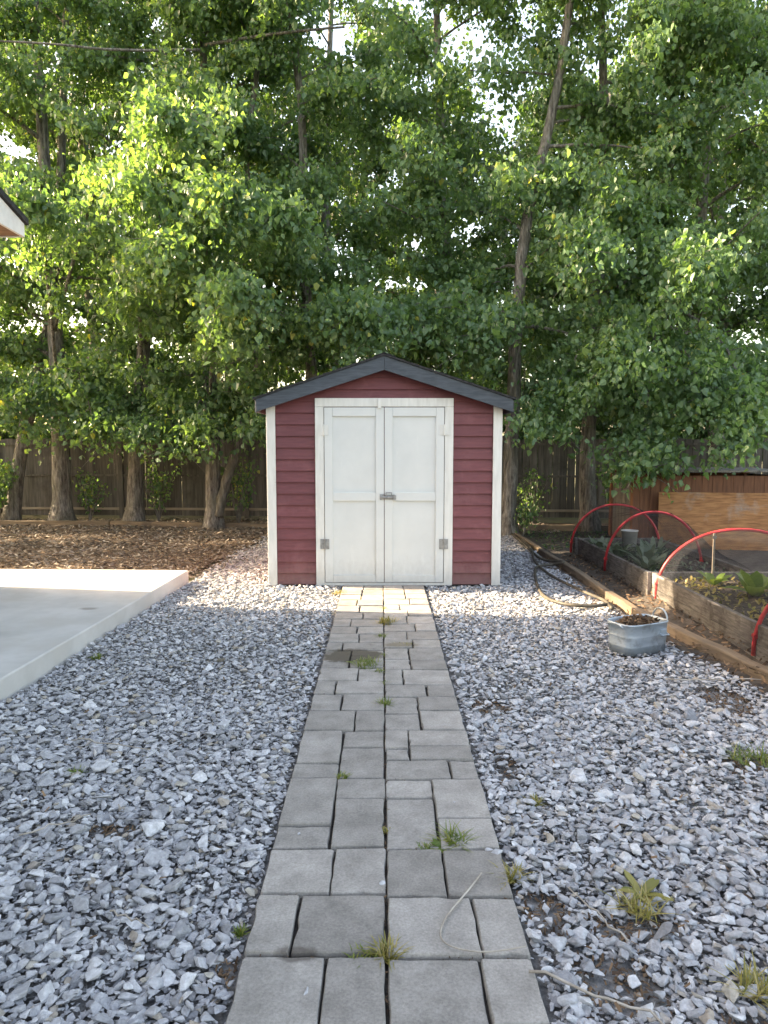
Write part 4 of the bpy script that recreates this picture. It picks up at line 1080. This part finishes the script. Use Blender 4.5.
# row beyond the fence
for i, (x, Y, hgt) in enumerate([(-10.2, 17.5, 12.5), (-7.1, 18.5, 13), (-4.0, 17.2, 12), (-1.2, 18.2, 13), (1.5, 19.0, 9.6), (5.1, 17.6, 9.4), (8.3, 18.3, 13), (11, 17.4, 12)]):
    pts = [Vector((x, Y, -.1)), Vector((x + .1, Y, 3)), Vector((x - .15, Y + .1, 7)), Vector((x + .1, Y, hgt))]
    tree('leafy_tree', [(pts, .18, .04)], 'leafy tree beyond the fence, mostly hidden behind the poplars', 'trees beyond the fence', 40, .9, hgt, 2.6, leaf=.11, per=50, sprays=10, mat='leaf_back', twigs=False, low=.9, seed=30 + i)

for i, (x, Y, hgt) in enumerate([(-15, 25, 14), (-10, 26, 15), (-5.2, 25, 14), (-.5, 26, 15), (4.2, 25, 11), (9, 26, 15), (14, 25, 14)]):
    pts = [Vector((x, Y, -.1)), Vector((x + .1, Y, 4)), Vector((x - .15, Y + .1, 9)), Vector((x + .1, Y, hgt))]
    tree('leafy_tree', [(pts, .2, .05)], 'leafy tree beyond the fence, mostly hidden behind the poplars', 'trees beyond the fence', 34, .8, hgt, 3.4, leaf=.17, per=34, sprays=9, mat='leaf_back', twigs=False, low=.4, seed=80 + i)

tree('added_shade_tree', [([Vector((-9.0, 10.6, -.1)), Vector((-9.05, 10.6, 1.5)), Vector((-8.9, 10.65, 3.9))], .09, .03)], 'unseen low bushy tree added outside the left edge to dapple the mulch with shade', None, 26, .7, 3.6, 1.7, leaf=.085, per=40, sprays=9, low=.5, seed=95)  # out-of-view tree, added only to throw dappled shade on the mulch
# shrubs at the fence
def shrub(loc, r, h, n, label, leaf=.06, mat='leaf', group='shrubs along the fence', sd=.075, st_n=9):
    loc = Vector(loc)
    t = empty('shrub', loc, label, 'shrub', group); off = Matrix.Translation(-loc)
    st = MB(); O = []
    for i in range(st_n):
        a = random.uniform(0, 6.283); tip = loc + Vector((math.cos(a) * r * random.uniform(.3, .9), math.sin(a) * r * random.uniform(.3, .9), h * random.uniform(.6, 1)))
        mid_ = loc.lerp(tip, .5) + Vector((0, 0, h * .12)); st.tube([loc, mid_, tip], [.012, .008, .003], 5)
        O += [loc.lerp(mid_, .7), mid_, mid_.lerp(tip, .4), mid_.lerp(tip, .7), tip]
    o = st.build('stem', M['bark'], t); o.matrix_parent_inverse = off
    O = np.array([p[:] for p in O]); pos = O[RNG.integers(0, len(O), n)] + RNG.normal(0, sd, (n, 3)); pos = pos[pos[:, 2] > .02]
    leaves_mesh('foliage', pos, leaf * RNG.uniform(.6, 1.3, len(pos)), M[mat], t, off)
shrub((-7.3, 13.7, 0), .6, 1.1, 800, 'dark bushy shrub at the left edge against the fence', .075)
shrub((-5.45, 13.75, 0), .35, .95, 340, 'leafy sucker growth right of the thick trunk')
shrub((-4.15, 13.7, 0), .45, 1.2, 420, 'climbing leaves on the fence between the two left trunks')
shrub((-2.55, 13.1, 0), .4, 1.3, 420, 'leafy suckers around the forked trunk')
shrub((2.25, 11.7, 0), .28, .62, 320, 'small shrub at the foot of the trunk right of the shed', .05)
shrub((2.75, 13.4, 0), .35, .95, 300, 'vine leaves on the fence right of the shed', .06)
shrub((4.2, 12.9, 0), .55, 1.2, 600, 'dark shrub behind the far hoop by the bin', .075)

for x, Y in [(-10.5, 16), (-8.3, 16.3), (-6.1, 15.9), (-4.0, 16.2), (-1.8, 16), (.6, 16.2), (2.9, 15.8), (5.2, 16), (7.5, 16.1)]:
    shrub((x, Y, 0), 1.5, 3.1, 2600, 'tall bush beyond the fence, mostly hidden by the poplars', .12, 'leaf_back', 'bushes beyond the fence', .26, 16)
# ------------------------------------------------------------------ light
SUN_EL, SUN_AZ = 25, -9.5
w = bpy.data.worlds.new('World'); sc.world = w; w.use_nodes = True
nt = w.node_tree; bg = nt.nodes['Background']
sky = nt.nodes.new('ShaderNodeTexSky'); sky.sky_type = 'NISHITA'; sky.sun_disc = False
sky.sun_elevation = R(SUN_EL); sky.sun_rotation = R(-(90 + SUN_AZ)); sky.air_density = 1.0; sky.dust_density = 3.0; sky.ozone_density = 1.0
nt.links.new(sky.outputs[0], bg.inputs[0]); bg.inputs[1].default_value = .13
sl = bpy.data.lights.new('sun', 'SUN'); sl.energy = 3.5; sl.angle = R(.5); sl.color = (1, .93, .80)
so = bpy.data.objects.new('sun', sl); C.objects.link(so)
d = Vector((math.cos(R(SUN_EL)) * math.cos(R(SUN_AZ)), math.cos(R(SUN_EL)) * math.sin(R(SUN_AZ)), -math.sin(R(SUN_EL))))
so.rotation_euler = d.to_track_quat('-Z', 'Y').to_euler(); so.location = (-20, 5, 15)

# ------------------------------------------------------------------ camera
cam = bpy.data.cameras.new('camera'); co = bpy.data.objects.new('camera', cam); C.objects.link(co)
cam.sensor_fit = 'VERTICAL'; cam.sensor_height = 36; cam.lens = 740 / 1024 * 36; cam.clip_end = 4000; cam.clip_start = .05
co.location = (0, 0, 1.5); co.rotation_euler = (math.pi / 2 - math.atan(71 / 740), 0, -2 / 740.)
sc.camera = co
sc.view_settings.view_transform = 'Standard'; sc.view_settings.look = 'None'; sc.view_settings.gamma = 1
sc.view_settings.use_curve_mapping = False
sc.view_settings.exposure = 2.95
sc.view_settings.use_white_balance = True; sc.view_settings.white_balance_temperature = 8900; sc.view_settings.white_balance_tint = 14
sc.cycles.max_bounces = 8; sc.cycles.transparent_max_bounces = 16
